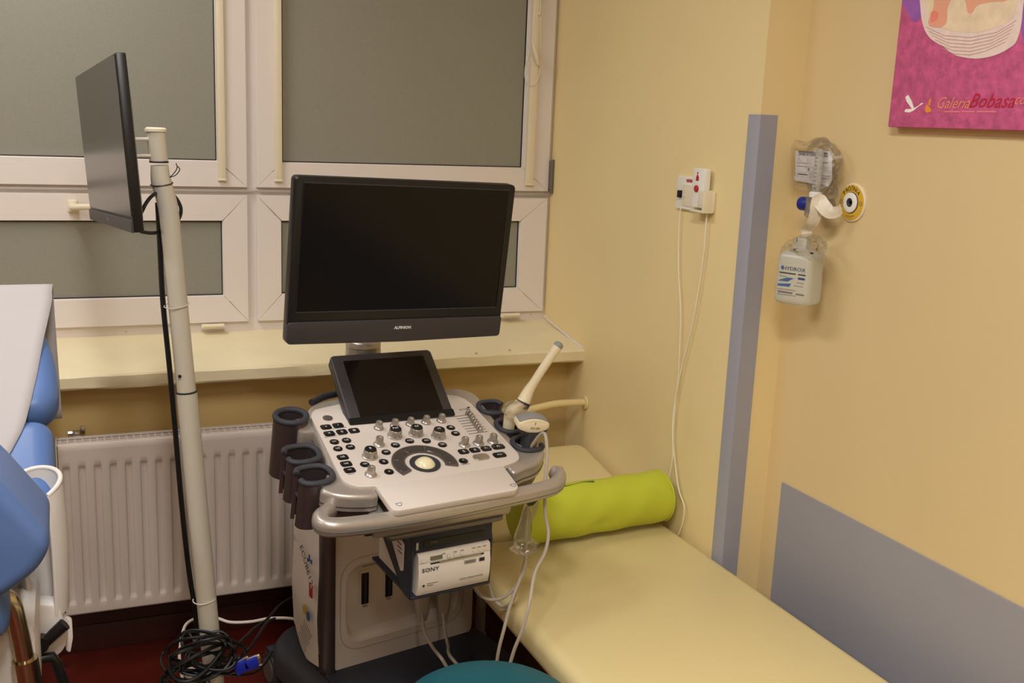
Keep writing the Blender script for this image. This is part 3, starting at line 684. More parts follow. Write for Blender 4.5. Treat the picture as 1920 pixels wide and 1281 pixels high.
# -- console: silver shell
sil = [kp(*p, -.012) for p in ((584, 800), (576, 778), (582, 765), (602, 756), (650, 747), (760, 738), (836, 731), (868, 733), (893, 743), (908, 764), (936, 799), (964, 829), (994, 842), (1020, 846), (1017, 862), (1004, 874), (985, 881), (962, 889), (938, 876), (830, 892), (712, 913), (709, 932), (668, 935), (634, 933), (612, 928), (600, 920), (612, 896), (606, 856))]
sil_s = [tuple(p) for p in spline([(*p, 0) for p in sil], 3, True)]; sil_s = [(p[0], p[1]) for p in sil_s]
MB().cap(sil_s, -.006, .040, .010, K.M, seg=5).build('console_shell', 'silver', us, 60)
MB().prism(inset(sil_s, .010), -.075, -.040, K.M).build('console_underside', 'plum_metal', us, 50)
MB().sweep([(x, y, -.036) for x, y in inset(sil_s, -.0003)], [(-.0008, -.0008), (.0008, -.0008), (.0008, .0008), (-.0008, .0008)], K.M, closed=True).build('console_seam', 'charcoal', us)
bkp = [kp(*p, -.015) for p in ((585, 762), (605, 752), (632, 745), (660, 741))]
MB().tube([(u, v + .006, -.008) for u, v in bkp], .009, 10, K.M, smooth=4).build('rear_pad', 'rubber', us)
# white control panel and palm-rest tray
wp = [kp(*p) for p in ((583, 782), (584, 774), (590, 768), (634, 758), (735, 748), (836, 740), (856, 742), (872, 748), (884, 757), (971, 849), (974, 856), (973, 861), (966, 866), (944, 874), (705, 912), (699, 911), (674, 912), (656, 908), (644, 901), (637, 892))]
MB().prism(wp, -.012, 0.0, K.M, r=.0012, seg=1).build('control_panel', 'machine_white', us)
tr_ = [kp(*p) for p in ((704, 910), (943, 872), (966, 903), (971, 910), (971, 915), (966, 919), (750, 957), (742, 957), (735, 954))]
MB().prism(tr_, -.016, -.0004, K.M, r=.0016, seg=2).build('palm_rest', 'machine_white', us, 50)
def km(x, y, w_=0, ang=0): u, v = K.px(x, y, w_); return K.M @ Mat.Translation((u, v, w_)) @ Mat.Rotation(math.radians(ang), 4, 'Z')
for (x, y) in ((748, 946), (962, 910)):
    MB().sweep([(px_, py_, .0002) for px_, py_ in roundpoly([(-.007, .004), (.008, .005), (.004, -.006), (-.003, -.006)], .003)], [(-.0006, -.0003), (.0006, -.0003), (.0006, .0004), (-.0006, .0004)], km(x, y, -.0006), closed=True).build('corner_mark', 'legend_blue', us)
# handle bar: U-shaped, returning under the console
hz = -.034
hpx = [(612, 958), (602, 966), (604, 978), (622, 983), (660, 981), (740, 970), (850, 950), (950, 929), (1015, 914), (1040, 905), (1047, 892), (1042, 882)]
hpts = []
for i, (x, y) in enumerate(hpx): u, v = K.px(x, y + 6, hz); hpts.append((u, v, hz))
hpts = [(hpts[0][0] + .05, hpts[0][1] + .09, hz - .045), (hpts[0][0] + .018, hpts[0][1] + .03, hz - .018)] + hpts[1:]
hpts[-1] = (hpts[-1][0], hpts[-1][1] + .0, hz + .004)
hprof = rrect(.036, .040, .0155, 5)
hs = spline(hpts, 6)
MB().sweep(hs, hprof, K.M, up=(0, 0, 1)).build('handle', 'silver', us, 60)
e_ = hs[-1]; MB().lathe([(.0155 * math.cos(a), .0155 * math.sin(a)) for a in [PI / 2 * k / 6 for k in range(7)]], K.M @ Mat.Translation(e_) @ Mat.Rotation(math.radians(-65), 4, 'X') @ Mat.Scale(1.0, 4), 20).build('handle_end', 'silver', us, 60)
MB().sweep([(p.x, p.y, p.z - .003) for p in hs], rrect(.0372, .0012, .0005, 2), K.M, up=(0, 0, 1)).build('handle_seam', 'charcoal', us)
# handle bracket behind the bar (skirt)
s0 = K.px(716, 993, -.06); s1 = K.px(962, 950, -.06)
sk = [(s0[0] - .02, s0[1] + .005), (s1[0] + .01, s1[1] + .008), (s1[0], s1[1] + .10), (s0[0], s0[1] + .10)]
MB().prism(roundpoly(sk, .02, 4), -.088, -.050, K.M, r=.006).build('console_skirt', 'silver', us, 50)
gl = [(s0[0] + .02, s0[1] + .0), (s1[0] - .015, s1[1] + .003), (s1[0] - .015, s1[1] + .03), (s0[0] + .02, s0[1] + .03)]
MB().prism(roundpoly(gl, .012, 4), -.098, -.086, K.M, r=.003).build('skirt_lip', 'silver_dark', us, 50)
for x, y in ((688, 997), (992, 941)):
    u, v = K.px(x, y, -.065); MB().prism([(-.018, 0), (.018, 0), (.006, .012), (-.006, .012)], -.01, .02, K.at(u, v, -.058) @ Mat.Rotation(-PI / 2, 4, 'X')).build('cable_hook', 'black_plastic', us)
# -- console neck down to the cart
MB().prism(rrect(.30, .26, .06, 5, .02, .27), -.20, -.05, K.M, r=.01).build('console_neck', 'silver_dark', us, 50)
# -- touch screen
TU = Vec((math.cos(math.radians(4)), math.sin(math.radians(4)), 0))
Tt = math.radians(38)
TV = Vec((-TU.y * math.cos(Tt), TU.x * math.cos(Tt), math.sin(Tt)))
tb = (K.P(658, 797, .004) + K.P(849, 777, .004)) / 2
TF = Fr(tb, TU, TV)
c1 = TF.px(620, 669); c2 = TF.px(808, 655); c3 = TF.px(851, 777); c4 = TF.px(655, 797)
tw = ((c2[0] - c1[0]) + (c3[0] - c4[0])) / 2; th_ = (c1[1] + c2[1]) / 2
tcx = (c1[0] + c2[0] + c3[0] + c4[0]) / 4
ts = MB().prism(rrect(tw, th_ + .004, .012, 5, tcx, th_ / 2), -.030, 0, TF.M, r=.004, seg=2).build('touch_panel', 'bezel_grey', us, 50)
MB().prism(rrect(tw - .056, th_ - .034, .002, 2, tcx + .002, th_ / 2 - .002), -.004, .0012, TF.M).build('touch_glass', 'touch_glass', ts)
MB().prism(rrect(tw + .002, .020, .003, 2, tcx, .008), -.034, .0016, TF.M, r=.001, seg=1).build('touch_lip', 'black_plastic', ts)
MB().prism(rrect(.16, .10, .02, 4, tcx, .07), -.09, -.03, TF.M, r=.004).build('touch_mount', 'charcoal', ts)
# -- knobs, buttons
def knob(x, y, r, h, big, name):
    m_ = km(x, y)
    sk_ = 'knob_silver'
    if big: pr = [(r * 1.12, 0), (r * 1.12, .003), (r * 1.02, .004), (r * .92, h * .8), (r * .86, h * .95), (r * .8, h)]
    else: pr = [(r * 1.32, 0), (r * 1.32, .0025), (r * 1.12, .005), (r * .92, .006), (r * .84, h * .94), (r * .78, h), (r * .62, h), (r * .56, h - .0022), (0, h - .0022)]
    key = ('k', r, h, big)
    if key not in SH:
        mb = MB().lathe(pr, None, 20)
        if not big and r < .010:
            for q in range(10): a = 2 * PI * q / 10; mb.box((r * .82 * math.cos(a), r * .82 * math.sin(a), h * .5), (.0016, .0016, h * .55))
        SH[key] = mb.mesh(name)
    o = put(name, SH[key], sk_, us, m_)
    if big:
        if ('kt', r) not in SH: SH[('kt', r)] = MB().lathe([(r * .84, 0), (r * .80, .002), (r * .5, .0012), (0, .001)], None, 20).mesh('knob_top')
        put('knob_top', SH[('kt', r)], 'button_black', o, m_ @ Mat.Translation((0, 0, h)))
        text('knob_legend', big, .010, 'legend_white', m_ @ Mat.Translation((0, .002, h + .0022)), o)
    return o
SH = {}
for x, y, t in ((833, 572, 'PW'), (960, 560, 'CF'), (1094, 574, 'M'), (682, 694, 'B')):
    knob(*kz2(x, y), .0165, .020, t, 'mode_knob')
for x, y in ((736, 524), (832, 512), (926, 502), (1020, 490), (1112, 480)): knob(*kz2(x, y), .0095, .019, None, 'menu_knob')
for x, y in ((738, 622), (688, 802), (1250, 625), (1334, 615), (1420, 604)): knob(*kz2(x, y), .0105, .021, None, 'gain_knob')
def button(x, y, kind, leg=''):
    m_ = km(*kz2(x, y))
    dims = {'r': (.022, .022, .0105), 'o': (.026, .020, .0095), 'q': (.026, .021, .006), 'w': (.033, .022, .007)}[kind]
    if ('b', kind) not in SH: SH[('b', kind)] = MB().cap(rrect(*dims, 4), .0022, .004, .0012, None, 2).mesh('button')
    o = put('button', SH[('b', kind)], 'button_black', us, m_)
    if leg: text('button_legend', leg, .0085 if len(leg) < 3 else .0062, 'legend_white', m_ @ Mat.Translation((0, 0, .0024)), o)
    return o
for a in ((420, 517, 'q', '='), (492, 507, 'q', '/'), (440, 556, 'q', 'X'), (515, 546, 'q', '[]'), (588, 538, 'q', '@'), (470, 606, 'r', 'U1'), (543, 597, 'r', 'U2'), (491, 647, 'r', 'U3'), (566, 637, 'r', 'U4'), (520, 698, 'q', 'U5'), (541, 738, 'q', 'U6'), (562, 776, 'q', '<>'), (653, 741, 'r', 'TDI'), (766, 725, 'r', '{}'), (798, 785, 'r', 'o'), (780, 668, 'r', '3D'), (836, 625, 'r', 'PD'), (922, 600, 'r', 'CW'), (1022, 600, 'r', 'FX'), (1118, 623, 'r', '2D'), (1168, 520, 'r', '4B'), (1197, 555, 'r', '3B'), (1245, 664, 'q', '[]'), (1312, 655, 'q', '{}'), (1380, 646, 'q', 'P1'), (1453, 635, 'w', 'P2'), (1461, 684, 'w', 'Print'), (1244, 720, 'r', '*')): button(*a)
MB().lathe([(.012, 0), (.012, .002), (.009, .0028), (0, .0028)], km(*kz2(430, 463)), 20).build('power_button', 'arc_grey', us)
MB().cap(rrect(.042, .026, .0125, 6), .003, .005, .0015, km(*kz2(1350, 697)), 3).build('freeze_button', 'knob_silver', us)
for (x, y, l) in ((448, 572, .03), (520, 561, .02), (590, 552, .02), (570, 797, .014), (1258, 738, .022), (500, 521, .035)):
    MB().box((0, 0, 0), (l, .0022, .0003), km(*kz2(x, y), .0003)).build('panel_print', 'legend_grey', us)
text('panel_logo', 'ECUBE', .010, 'legend_grey', km(*kz2(1250, 408), .0003, 4), us)
MB().box((0, 0, 0), (.007, .006, .0004), km(*kz2(1275, 397), .0003)).build('panel_logo_mark', 'legend_dark', us)
# gain sliders
for k in range(8):
    f_ = k / 7; x0, y0 = 1193 + (1275 - 1193) * f_, 452 + (556 - 452) * f_; x1, y1 = 1305 + (1392 - 1305) * f_, 438 + (543 - 438) * f_
    a = K.px(*kz2(x0, y0)); b_ = K.px(*kz2(x1, y1))
    so = MB().box(((a[0] + b_[0]) / 2, (a[1] + b_[1]) / 2, .0002), (b_[0] - a[0], .0016, .0004), K.M).build('gain_slider', 'legend_dark', us)
    kx, ky_ = 1272 + (1345 - 1272) * f_ + (4 if k in (1, 2) else 0), 440 + (545 - 440) * f_
    mm = km(*kz2(kx, ky_))
    if 'sl' not in SH: SH['sl'] = MB().prism([(-.0075, -.0045), (.0075, -.0045), (.0075, .0045), (-.0075, .0045)], 0, .014, None, .0014, 1, top=[(-.004, -.0035), (.004, -.0035), (.004, .0035), (-.004, .0035)]).mesh('slider_cap')
    put('slider_cap', SH['sl'], 'knob_silver', so, mm)
# trackball and arc of keys
MB().lathe([(.036, 0), (.036, .0022), (.031, .003), (.028, .001)], K.M, 36).build('trackball_ring', 'charcoal', us)
MB().lathe([(.027 * math.cos(a), -.012 + .027 * math.sin(a)) for a in [.1 + (PI / 2 - .1) * k / 10 for k in range(11)]], K.M, 36).build('trackball', 'ivory', us, 60)
def arc(r0, r1, a0, a1, n_=18): return [(r1 * math.cos(a0 + (a1 - a0) * k / n_), r1 * math.sin(a0 + (a1 - a0) * k / n_)) for k in range(n_ + 1)] + [(r0 * math.cos(a1 + (a0 - a1) * k / n_), r0 * math.sin(a1 + (a0 - a1) * k / n_)) for k in range(n_ + 1)]
ao = MB().prism(roundpoly(arc(.0465, .0775, math.radians(-24), math.radians(206), 24), .004, 2), -.001, .0030, K.M).build('key_arc', 'arc_grey', us, 50)
for a0, a1 in ((-16, 16), (20, 64), (68, 114), (118, 158), (162, 198)):
    MB().prism(arc(.051, .073, math.radians(a0), math.radians(a1), 8), .003, .0048, K.M, r=.0008, seg=1).build('arc_key', 'arc_button', ao)
# -- holders
def holder(path, depth, name, rimr=.0085, bodym='plum_metal', closed=False, fd=.060, top=0):
    P_ = spline([(u, v, top) for u, v in path], 5, closed)
    h_ = MB().sweep(P_, [(rimr * 1.0 * math.cos(a), rimr * .9 * math.sin(a)) for a in [2 * PI * k / 10 for k in range(10)]], K.M, closed=closed, up=(0, 0, 1)).build(name, 'rubber', us, 60)
    prof_ = [(-.0045, 0), (.0045, 0), (.0045, -depth), (-.0045, -depth)]
    MB().sweep([(p.x, p.y, top) for p in P_], [(a, -b) if False else (a, b) for a, b in prof_], K.M, closed=closed, up=(0, 0, 1)).build('holder_wall', bodym, h_, 50)
    c = (sum(p.x for p in P_) / len(P_), sum(p.y for p in P_) / len(P_))
    MB().prism([(p.x, p.y) for p in P_], top - min(depth, fd), top - min(depth, fd) + .004, K.M).build('holder_floor', 'rubber', h_)
    return h_
u, v = K.px(546, 775, .012)
holder(ellipse(.0365, .033, 12, u, v), .155, 'gel_holder', .0078, 'plum_metal', True, top=.004)
MB().lathe([(0, -.03), (.030, -.03), (.031, -.026)], K.M @ Mat.Translation((u, v, .0)), 24).build('gel_holder_bottom', 'charcoal', us)
MB().prism(rrect(.06, .07, .02, 4, u + .035, v - .02), -.06, -.012, K.M, r=.006).build('holder_arm', 'silver', us)
MB().lathe([(0, .004), (.004, .003), (.005, 0)], K.M @ Mat.Translation((u + .028, v - .022, -.02)) @ Mat.Rotation(PI / 2, 4, 'X'), 12).build('screw', 'bright_metal', us)
def ucup(cu, cv, s_, top, depth, sgn, name, fd=.05):
    a, b_ = .030 * s_, .026 * s_
    pts = [(cu + sgn * x * s_ * 1.08, cv + y * s_ * 1.1) for x, y in ((-.037, -.012), (-.033, -.024), (-.016, -.031), (.012, -.029), (.029, -.016), (.031, .008), (.020, .027), (-.006, .031), (-.030, .026), (-.038, .010))]
    return holder(pts, depth, name, .0072 * s_, 'plum_metal', fd=fd, top=top)
u, v = K.px(569, 851, 0); ucup(u, v, 1.0, .0, .105, 1, 'probe_holder')
u, v = K.px(593, 890, 0); ucup(u, v, 1.0, .0, .115, 1, 'probe_holder')
RC = []
for x, y in ((921, 763), (955, 797), (986, 831)):
    u, v = K.px(x, y, 0); RC.append((u, v)); ucup(u, v, .92, -.002, .075, -1, 'probe_holder', .026)
# -- main monitor
my, mtl, mrl = math.radians(7), math.radians(5.4), math.radians(1.7)
mc_ = CAM + (Vec((.673, 2.15, 1.346)) - CAM) * 1.05
MM2 = Mat.Translation(mc_) @ Mat.Rotation(my, 4, 'Z') @ Mat.Rotation(mtl, 4, 'X') @ Mat.Rotation(mrl, 4, 'Y') @ Mat.Rotation(PI / 2, 4, 'X')     # local x right, y up, z out of the screen
W_, H_ = .535, .3675
def mrect(w_, h_, r, cx=0, cy=0): return rrect(w_, h_, r, 4, cx, cy)
# the outline of the casing bows at the lower edge
out = [(-W_ / 2, H_ / 2), (W_ / 2, H_ / 2), (W_ / 2 - .002, -H_ / 2 + .012), (0, -H_ / 2 - .001), (-W_ / 2 + .002, -H_ / 2 + .002)]
mo = MB().prism(roundpoly([(-W_ / 2, H_ / 2), (-W_ / 2 + .001, -H_ / 2), (0, -H_ / 2 - .004), (W_ / 2 - .001, -H_ / 2), (W_ / 2, H_ / 2)], .011, 4), -.030, 0, MM2, r=.003).build('monitor_casing', 'black_plastic', us, 50)
MB().prism(roundpoly([(-W_ / 2 + .0005, -H_ / 2 + .050), (-W_ / 2 + .001, -H_ / 2), (0, -H_ / 2 - .004), (W_ / 2 - .001, -H_ / 2), (W_ / 2 - .0005, -H_ / 2 + .050)], .009, 4), -.026, .0035, MM2, r=.0015).build('monitor_chin', 'bezel_grey', mo, 50)
MB().prism(mrect(W_ - .040, H_ - .088, .002, 0, .030), -.004, .0006, MM2).build('monitor_screen', 'screen_off', mo)
sw_, sh2, scy = W_ - .036, H_ - .084, .030
MB().sweep([(-sw_ / 2, scy - sh2 / 2, .0006), (sw_ / 2, scy - sh2 / 2, .0006), (sw_ / 2, scy + sh2 / 2, .0006), (-sw_ / 2, scy + sh2 / 2, .0006)], [(-.0012, -.001), (.0012, -.001), (.0012, .001), (-.0012, .001)], MM2, closed=True).build('screen_rim', 'charcoal', mo)
text('monitor_lettering', 'ALPINION', .0092, 'legend_white', MM2 @ Mat.Translation((.006, -H_ / 2 + .030, .0040)), mo, shear=.15, bold=.0003, space=1.0)
MB().prism(roundpoly([(-.17, -.12), (.17, -.12), (.19, .11), (-.19, .11)], .03, 4), -.060, -.028, MM2, r=.012, top=roundpoly([(-.24, -.16), (.24, -.16), (.25, .165), (-.25, .165)], .03, 4)).build('monitor_back', 'black_plastic', mo, 50)
# column and arm
cp = onp(681, 652, 1, 2.60)
MB().lathe([(.054, -.19), (.050, -.07), (.046, -.012), (.0455, 0), (.044, .0005), (.044, .003), (.0455, .0035), (.0455, .016), (.040, .022), (0, .022)], Mat.Translation(cp), 36).build('monitor_column', 'silver', us, 50)
a_ = MM2 @ Vec((-.02, -.06, -.07)); b_ = cp + Vec((0, 0, .03))
MB().sweep([b_ - Vec((0, 0, .02)), b_ + Vec((0, 0, .05)), Vec(((a_.x + b_.x) / 2, (a_.y + b_.y) / 2, a_.z - .01)), a_], rrect(.06, .05, .02)).build('monitor_arm', 'silver_dark', us, 50)
MB().box((-.02, -.06, -.068), (.11, .11, .02), MM2, r=.004).build('monitor_mount', 'silver_dark', mo)
# -- drive bay and bracket below the console (in the console's tilted frame)
pt3 = math.radians(3.5)
PV_ = Vec((math.sin(ky) * math.sin(pt3), -math.cos(ky) * math.sin(pt3), math.cos(pt3))); PN_ = K.U.cross(PV_)
PF = Fr(K.pt(.003, -.12, -.155) + PV_ * .157 - PN_ * .0125, K.U, PV_)              # N points out of the front, V along console normal
pw0, pw1 = -.052, .133                          # printer left / right
pt_, pb_ = -.157, -.259
MB().prism(roundpoly([(-.066, -.160), (.139, -.160), (.139, -.108), (-.066, -.108)], .004, 2), -.24, .004, PF.M, r=.002).build('disc_drive_bay', 'navy_plastic', us)
MB().box((.040, -.140, .0045), (.155, .015, .002), PF.M).build('disc_tray', 'black_plastic', us)
text('disc_mark', 'DVD', .008, 'legend_grey', PF.at(-.012, -.139, .006), us)
MB().box((-.054, -.142, .005), (.006, .018, .002), PF.M).build('usb_port', 'silver', us)
# bracket: side plates and bottom tray
for s_, u_ in ((-1, -.064), (1, .139)):
    poly = [(-.010, -.110), (-.25, -.070), (-.25, -.115), (-.03, -.272), (.006, -.272), (.006, -.16)]
    vs = [(u_ + o_, y, x) for o_ in (-.003, .003) for x, y in poly]; n_ = len(poly)
    v3, f3 = bev(vs, [tuple(range(n_ - 1, -1, -1)), tuple(range(n_, 2 * n_))] + [(i, (i + 1) % n_, n_ + (i + 1) % n_, n_ + i) for i in range(n_)], .0015, 1)
    MB().add(v3, f3, PF.M).build('bracket_side', 'navy_plastic', us)
MB().box((.0375, -.268, -.10), (.206, .007, .22), PF.M, r=.002).build('bracket_tray', 'navy_plastic', us)
lb = [(-.030, -.150), (-.105, -.128), (-.118, -.150), (-.045, -.222), (-.030, -.215)]
MB().add([(-.0678, y, x) for x, y in lb] + [(-.0684, y, x) for x, y in lb], [(0, 1, 2, 3, 4), (9, 8, 7, 6, 5)] + [(i, (i + 1) % 5, 5 + (i + 1) % 5, 5 + i) for i in range(5)], PF.M).build('bracket_label', 'label_paper', us)
ll = MB()
for k in range(4): ll.box((-.0687, -.148 - .010 * k, -.060 + .003 * k), (.0004, .0035, .022), PF.M)
ll.build('label_print', 'legend_grey', us)
# -- printer: a thing of its own sitting in the bracket
pr_ = thing('printer', PF.pt(.04, -.264, -.1), 'white thermal printer hanging in the dark bracket below the console', 'printer')
pm = (pw0 + pw1) / 2; pwid = pw1 - pw0
sec = [(.0, -.264), (.012, -.262), (.0165, -.235), (.0165, -.205), (.0125, -.186), (.012, -.184), (.013, -.182), (.009, -.164), (-.004, -.160), (-.20, -.160), (-.20, -.264)]
vs = [(u_, y, x) for u_ in (pw0, pw1) for x, y in sec]; n_ = len(sec)
v3, f3 = bev(vs, [tuple(range(n_ - 1, -1, -1)), tuple(range(n_, 2 * n_))] + [(i, (i + 1) % n_, n_ + (i + 1) % n_, n_ + i) for i in range(n_)], .0008, 1)
MB().add(v3, f3, PF.M).build('housing', 'printer_white', pr_)
def pf(x, y, w_=.017): return PF.px(690 + x / 7.116, 960 + y / 7.116, w_)
def pat(x, y, w_=.0172, tilt=0): u, v = pf(x, y, w_); return PF.M @ Mat.Translation((u, v, w_)) @ Mat.Rotation(math.radians(tilt), 4, 'X')
text('lettering', 'SONY', .0135, 'legend_dark', pat(835, 772, .0178), pr_, sx=1.2, bold=.0001)
MB().prism(rrect(.030, .009, .001), -.004, .0006, pat(914, 612, .0128, -8)).build('display', 'lcd', pr_)
for x, y in ((1075, 580), (1165, 572), (1255, 555)): MB().lathe([(.0052, -.004), (.005, .0035), (.003, .004), (0, .004)], pat(x, y, .012, -8), 14).build('dial', 'cable_white', pr_)
MB().lathe([(.005, -.003), (.0048, .002), (0, .0022)], pat(735, 655, .0125, -8), 14).build('power_button', 'white_plastic', pr_)
for x, y in ((1410, 523), (1483, 507), (1553, 492)): MB().lathe([(.0034, -.003), (.0032, .0012), (0, .0014)], pat(x, y, .012, -8), 12).build('key', 'cream_plastic', pr_)
a = pf(835, 700, .0135); b_ = pf(1545, 548, .0135)
MB().box(((a[0] + b_[0]) / 2, (a[1] + b_[1]) / 2, .0125), (b_[0] - a[0], .0034, .003), PF.M).build('paper_slot', 'legend_dark', pr_)
MB().box(((a[0] + b_[0]) / 2 + .006, (a[1] + b_[1]) / 2 + .0005, .0150), (b_[0] - a[0] - .03, .002, .002), PF.M).build('tear_bar', 'bright_metal', pr_)
MB().box((0, 0, 0), (.030, .0085, .0006), pat(1365, 660)).build('badge', 'tag_grey', pr_)
MB().box((0, 0, 0), (.014, .0085, .0007), pat(1520, 630)).build('badge', 'legend_dark', pr_)
text('badge_print', 'DIGITAL GRAPHIC PRINTER', .0050, 'legend_grey', pat(1380, 868), pr_)
MB().box((0, .001, 0), (.024, .0012, .0003), pat(1365, 660, .0178)).box((0, -.0018, 0), (.024, .0012, .0003), pat(1365, 660, .0178)).build('badge_print', 'legend_grey', pr_)
MB().box((0, 0, 0), (.005, .005, .0005), pat(742, 990)).build('brand_mark', 'legend_dark', pr_)
MB().box((0, .0015, 0), (.028, .0012, .0004), pat(860, 955)).box((-.006, -.003, 0), (.016, .0012, .0004), pat(860, 955)).build('brand_lines', 'legend_grey', pr_)
for x, y in ((1010, 557), (1165, 530), (1255, 512), (1412, 480), (1483, 467), (1553, 452)): MB().box((0, 0, 0), (.009, .0013, .0003), pat(x, y, .0122, -8)).build('key_print', 'legend_grey', pr_)

# ------------------------------------------------------------------ probes standing in the right-hand holders
def cab(pts, r, name, m, parent=None, sub=6, n=8): return MB().tube(pts, r, n, smooth=sub).build(name, m, parent)
# endocavity probe
h2 = K.pt(*RC[1], .02)
ep = thing('endocavity_probe', K.pt(*RC[1], -.03), 'long slender cream ultrasound probe with grey tip leaning out of the middle holder', 'ultrasound probe')
ys = h2.y
tip, k1, k2, k3 = onp(1047, 648, 1, ys - .02), onp(1014, 697, 1, ys - .01), onp(990, 735, 1, ys), onp(980, 757, 1, ys)
shaft = spline([tip, tip + (k1 - tip) * .5, k1, k1 + (k2 - k1) * .55, k2, k3], 5)
ns_ = len(shaft)
MB().tube(shaft, .0118, 20, scale=lambda t: 1.0 if t < .12 else (.92 + .03 * t if t < .55 else .94 + .62 * ((t - .55) / .45) ** 1.6)).build('shaft', 'probe_cream', ep, 60)
tdir = (tip - k1).normalized()
MB().tube([tip - tdir * .003, tip + tdir * .001, tip + tdir * .006, tip + tdir * .009], .0121, 20, scale=lambda t: 1.0 if t < .4 else (1 - .55 * ((t - .4) / .6) ** 2)).build('lens', 'probe_grey', ep, 60)
MB().tube([k3 + (k2 - k3).normalized() * .006, k3 - (k2 - k3).normalized() * .010], .0195, 20, scale=lambda t: 1 - .08 * t).build('collar', 'charcoal', ep)
k4, k5 = onp(958, 775, 1, ys), K.pt(*RC[1], -.03)
MB().tube(spline([k3, k3 + (k4 - k3) * .5, k4, k5], 4), .019, 16, scale=lambda t: 1 - .25 * t).build('grip', 'probe_cream', ep, 60)
# crumpled clear cover round the grip
def blob(c, a, n_=16, amp=.25, seed=1, axis=None):
    rnd = random.Random(seed); ph = [rnd.uniform(0, 6.28) for _ in range(6)]
    def fn(u, v):
        th, ph_ = u * 2 * PI, v * PI
        r = 1 + amp * (math.sin(5 * th + ph[0] + 3 * math.sin(3 * ph_ + ph[1])) * .5 + .5 * math.sin(7 * ph_ + ph[2] + 2 * math.sin(3 * th + ph[3]))) * math.sin(ph_)
        return (c[0] + a[0] * r * math.sin(ph_) * math.cos(th), c[1] + a[1] * r * math.sin(ph_) * math.sin(th), c[2] + a[2] * r * math.cos(ph_))
    return MB().grid(fn, n_ * 2, n_)
pc_ = onp(966, 768, 1, ys - .012)
blob(pc_, (.031, .028, .022), 14, .16, 4).build('clear_cover', 'wrap_film', ep, 25)
# convex probe
h3 = K.pt(*RC[2], .0)
cv = thing('convex_probe', K.pt(*RC[2], -.03), 'cream convex ultrasound probe with curved grey lens in the holder nearest the handle', 'ultrasound probe')
yc = h3.y - .01
c0 = onp(997, 792, 1, yc)
CXF = Fr(c0, (math.cos(math.radians(-2)), math.sin(math.radians(-2)), -.08), (0, -.22, .97))
CXF = Fr(c0, CXF.U, CXF.V - CXF.U * CXF.V.dot(CXF.U))
hw = .040
def arcline(y0, y1, n_=12): return [(-hw + 2 * hw * k / n_, y0 + (y1 - y0) * (1 - (2 * k / n_ - 1) ** 2)) for k in range(n_ + 1)]
headp = arcline(.006, .017) + [(hw + .002, -.006), (hw - .008, -.017), (.012, -.024), (-.012, -.024), (-hw + .008, -.017), (-hw - .002, -.006)]
MB().prism(roundpoly(headp, .004, 2), -.020, .018, CXF.M, r=.004).build('head', 'probe_cream', cv, 60)
lensp = arcline(.0055, .0165); lens2 = [(x * .97, y + .0035) for x, y in lensp]
lp = [(x * .95, y - .004) for x, y in lensp] + list(reversed([(x * .93, y + .0045) for x, y in lensp]))
MB().prism(lp, -.0165, .0145, CXF.M, r=.0015).build('lens', 'probe_grey', cv, 60)
MB().prism(roundpoly([(-hw - .001, -.008), (-hw + .009, -.020), (-.013, -.028), (.013, -.028), (hw - .009, -.020), (hw + .001, -.008), (.012, -.018), (-.012, -.018)], .004, 2), -.0205, .0185, CXF.M, r=.003).build('head_trim', 'charcoal', cv, 50)
nk0 = CXF.pt(0, -.022, 0); nk1 = K.pt(*RC[2], .0) + Vec((0, 0, -.03))
MB().sweep(spline([nk0, nk0 + (nk1 - nk0) * .5, nk1], 4), rrect(.044, .028, .012), scale=lambda t: .95 + .1 * t).build('grip', 'charcoal', cv, 60)
MB().box((.002, .006, .0182), (.0015, .007, .0006), CXF.M).build('marker', 'legend_dark', cv)
text('lettering', 'SC1-6H', .0075, 'legend_dark', CXF.at(.004, -.007, .0184), cv)
# probe cables hanging to the floor at the couch side
Yc = 2.10
def oc(*pts): return [onp(x, y, 1, Y) for x, y, Y in pts]
cab([nk1] + oc((1018, 812, 2.16), (1026, 850, 2.13), (1022, 905, 2.11), (1022, 960, 2.10), (1028, 1000, 2.08), (1022, 1035, 2.05), (1003, 1075, 2.01), (993, 1130, 1.97), (980, 1180, 1.96), (962, 1226, 1.97), (945, 1300, 1.99), (940, 1420, 2.0)) + [Vec((.90, 2.0, .02)), Vec((.94, 1.98, .006)), Vec((1.05, 1.96, .006))], .0042, 'probe_cable', 'cable_cream', cv)
cab([k5] + oc((970, 850, 2.30), (985, 905, 2.26), (988, 950, 2.14), (986, 1010, 2.13), (985, 1050, 2.13), (975, 1085, 2.12), (958, 1130, 2.10), (945, 1180, 2.08), (934, 1226, 2.08), (925, 1300, 2.1), (920, 1420, 2.1)) + [Vec((.90, 2.11, .02)), Vec((.90, 2.03, .006)), Vec((.98, 1.95, .006))], .0042, 'probe_cable', 'cable_cream', ep)
for i, pts in enumerate((((886, 1075, 2.25), (886, 1092, 2.22), (896, 1112, 2.18), (915, 1124, 2.15), (940, 1122, 2.13), (962, 1106, 2.12), (978, 1080, 2.12), (986, 1050, 2.12)), ((912, 1058, 2.26), (915, 1090, 2.24), (925, 1122, 2.2), (944, 1138, 2.17), (960, 1128, 2.15), (972, 1095, 2.14), (984, 1062, 2.13)))):
    tag(cab(oc(*pts), .0042, 'hanging_cable', 'cable_cream'), ('grey-beige cable looping from under the white printer to the plastic bag', 'grey-beige cable hanging in the lower loop right of the white printer')[i], 'cable', 'cables beside the printer')
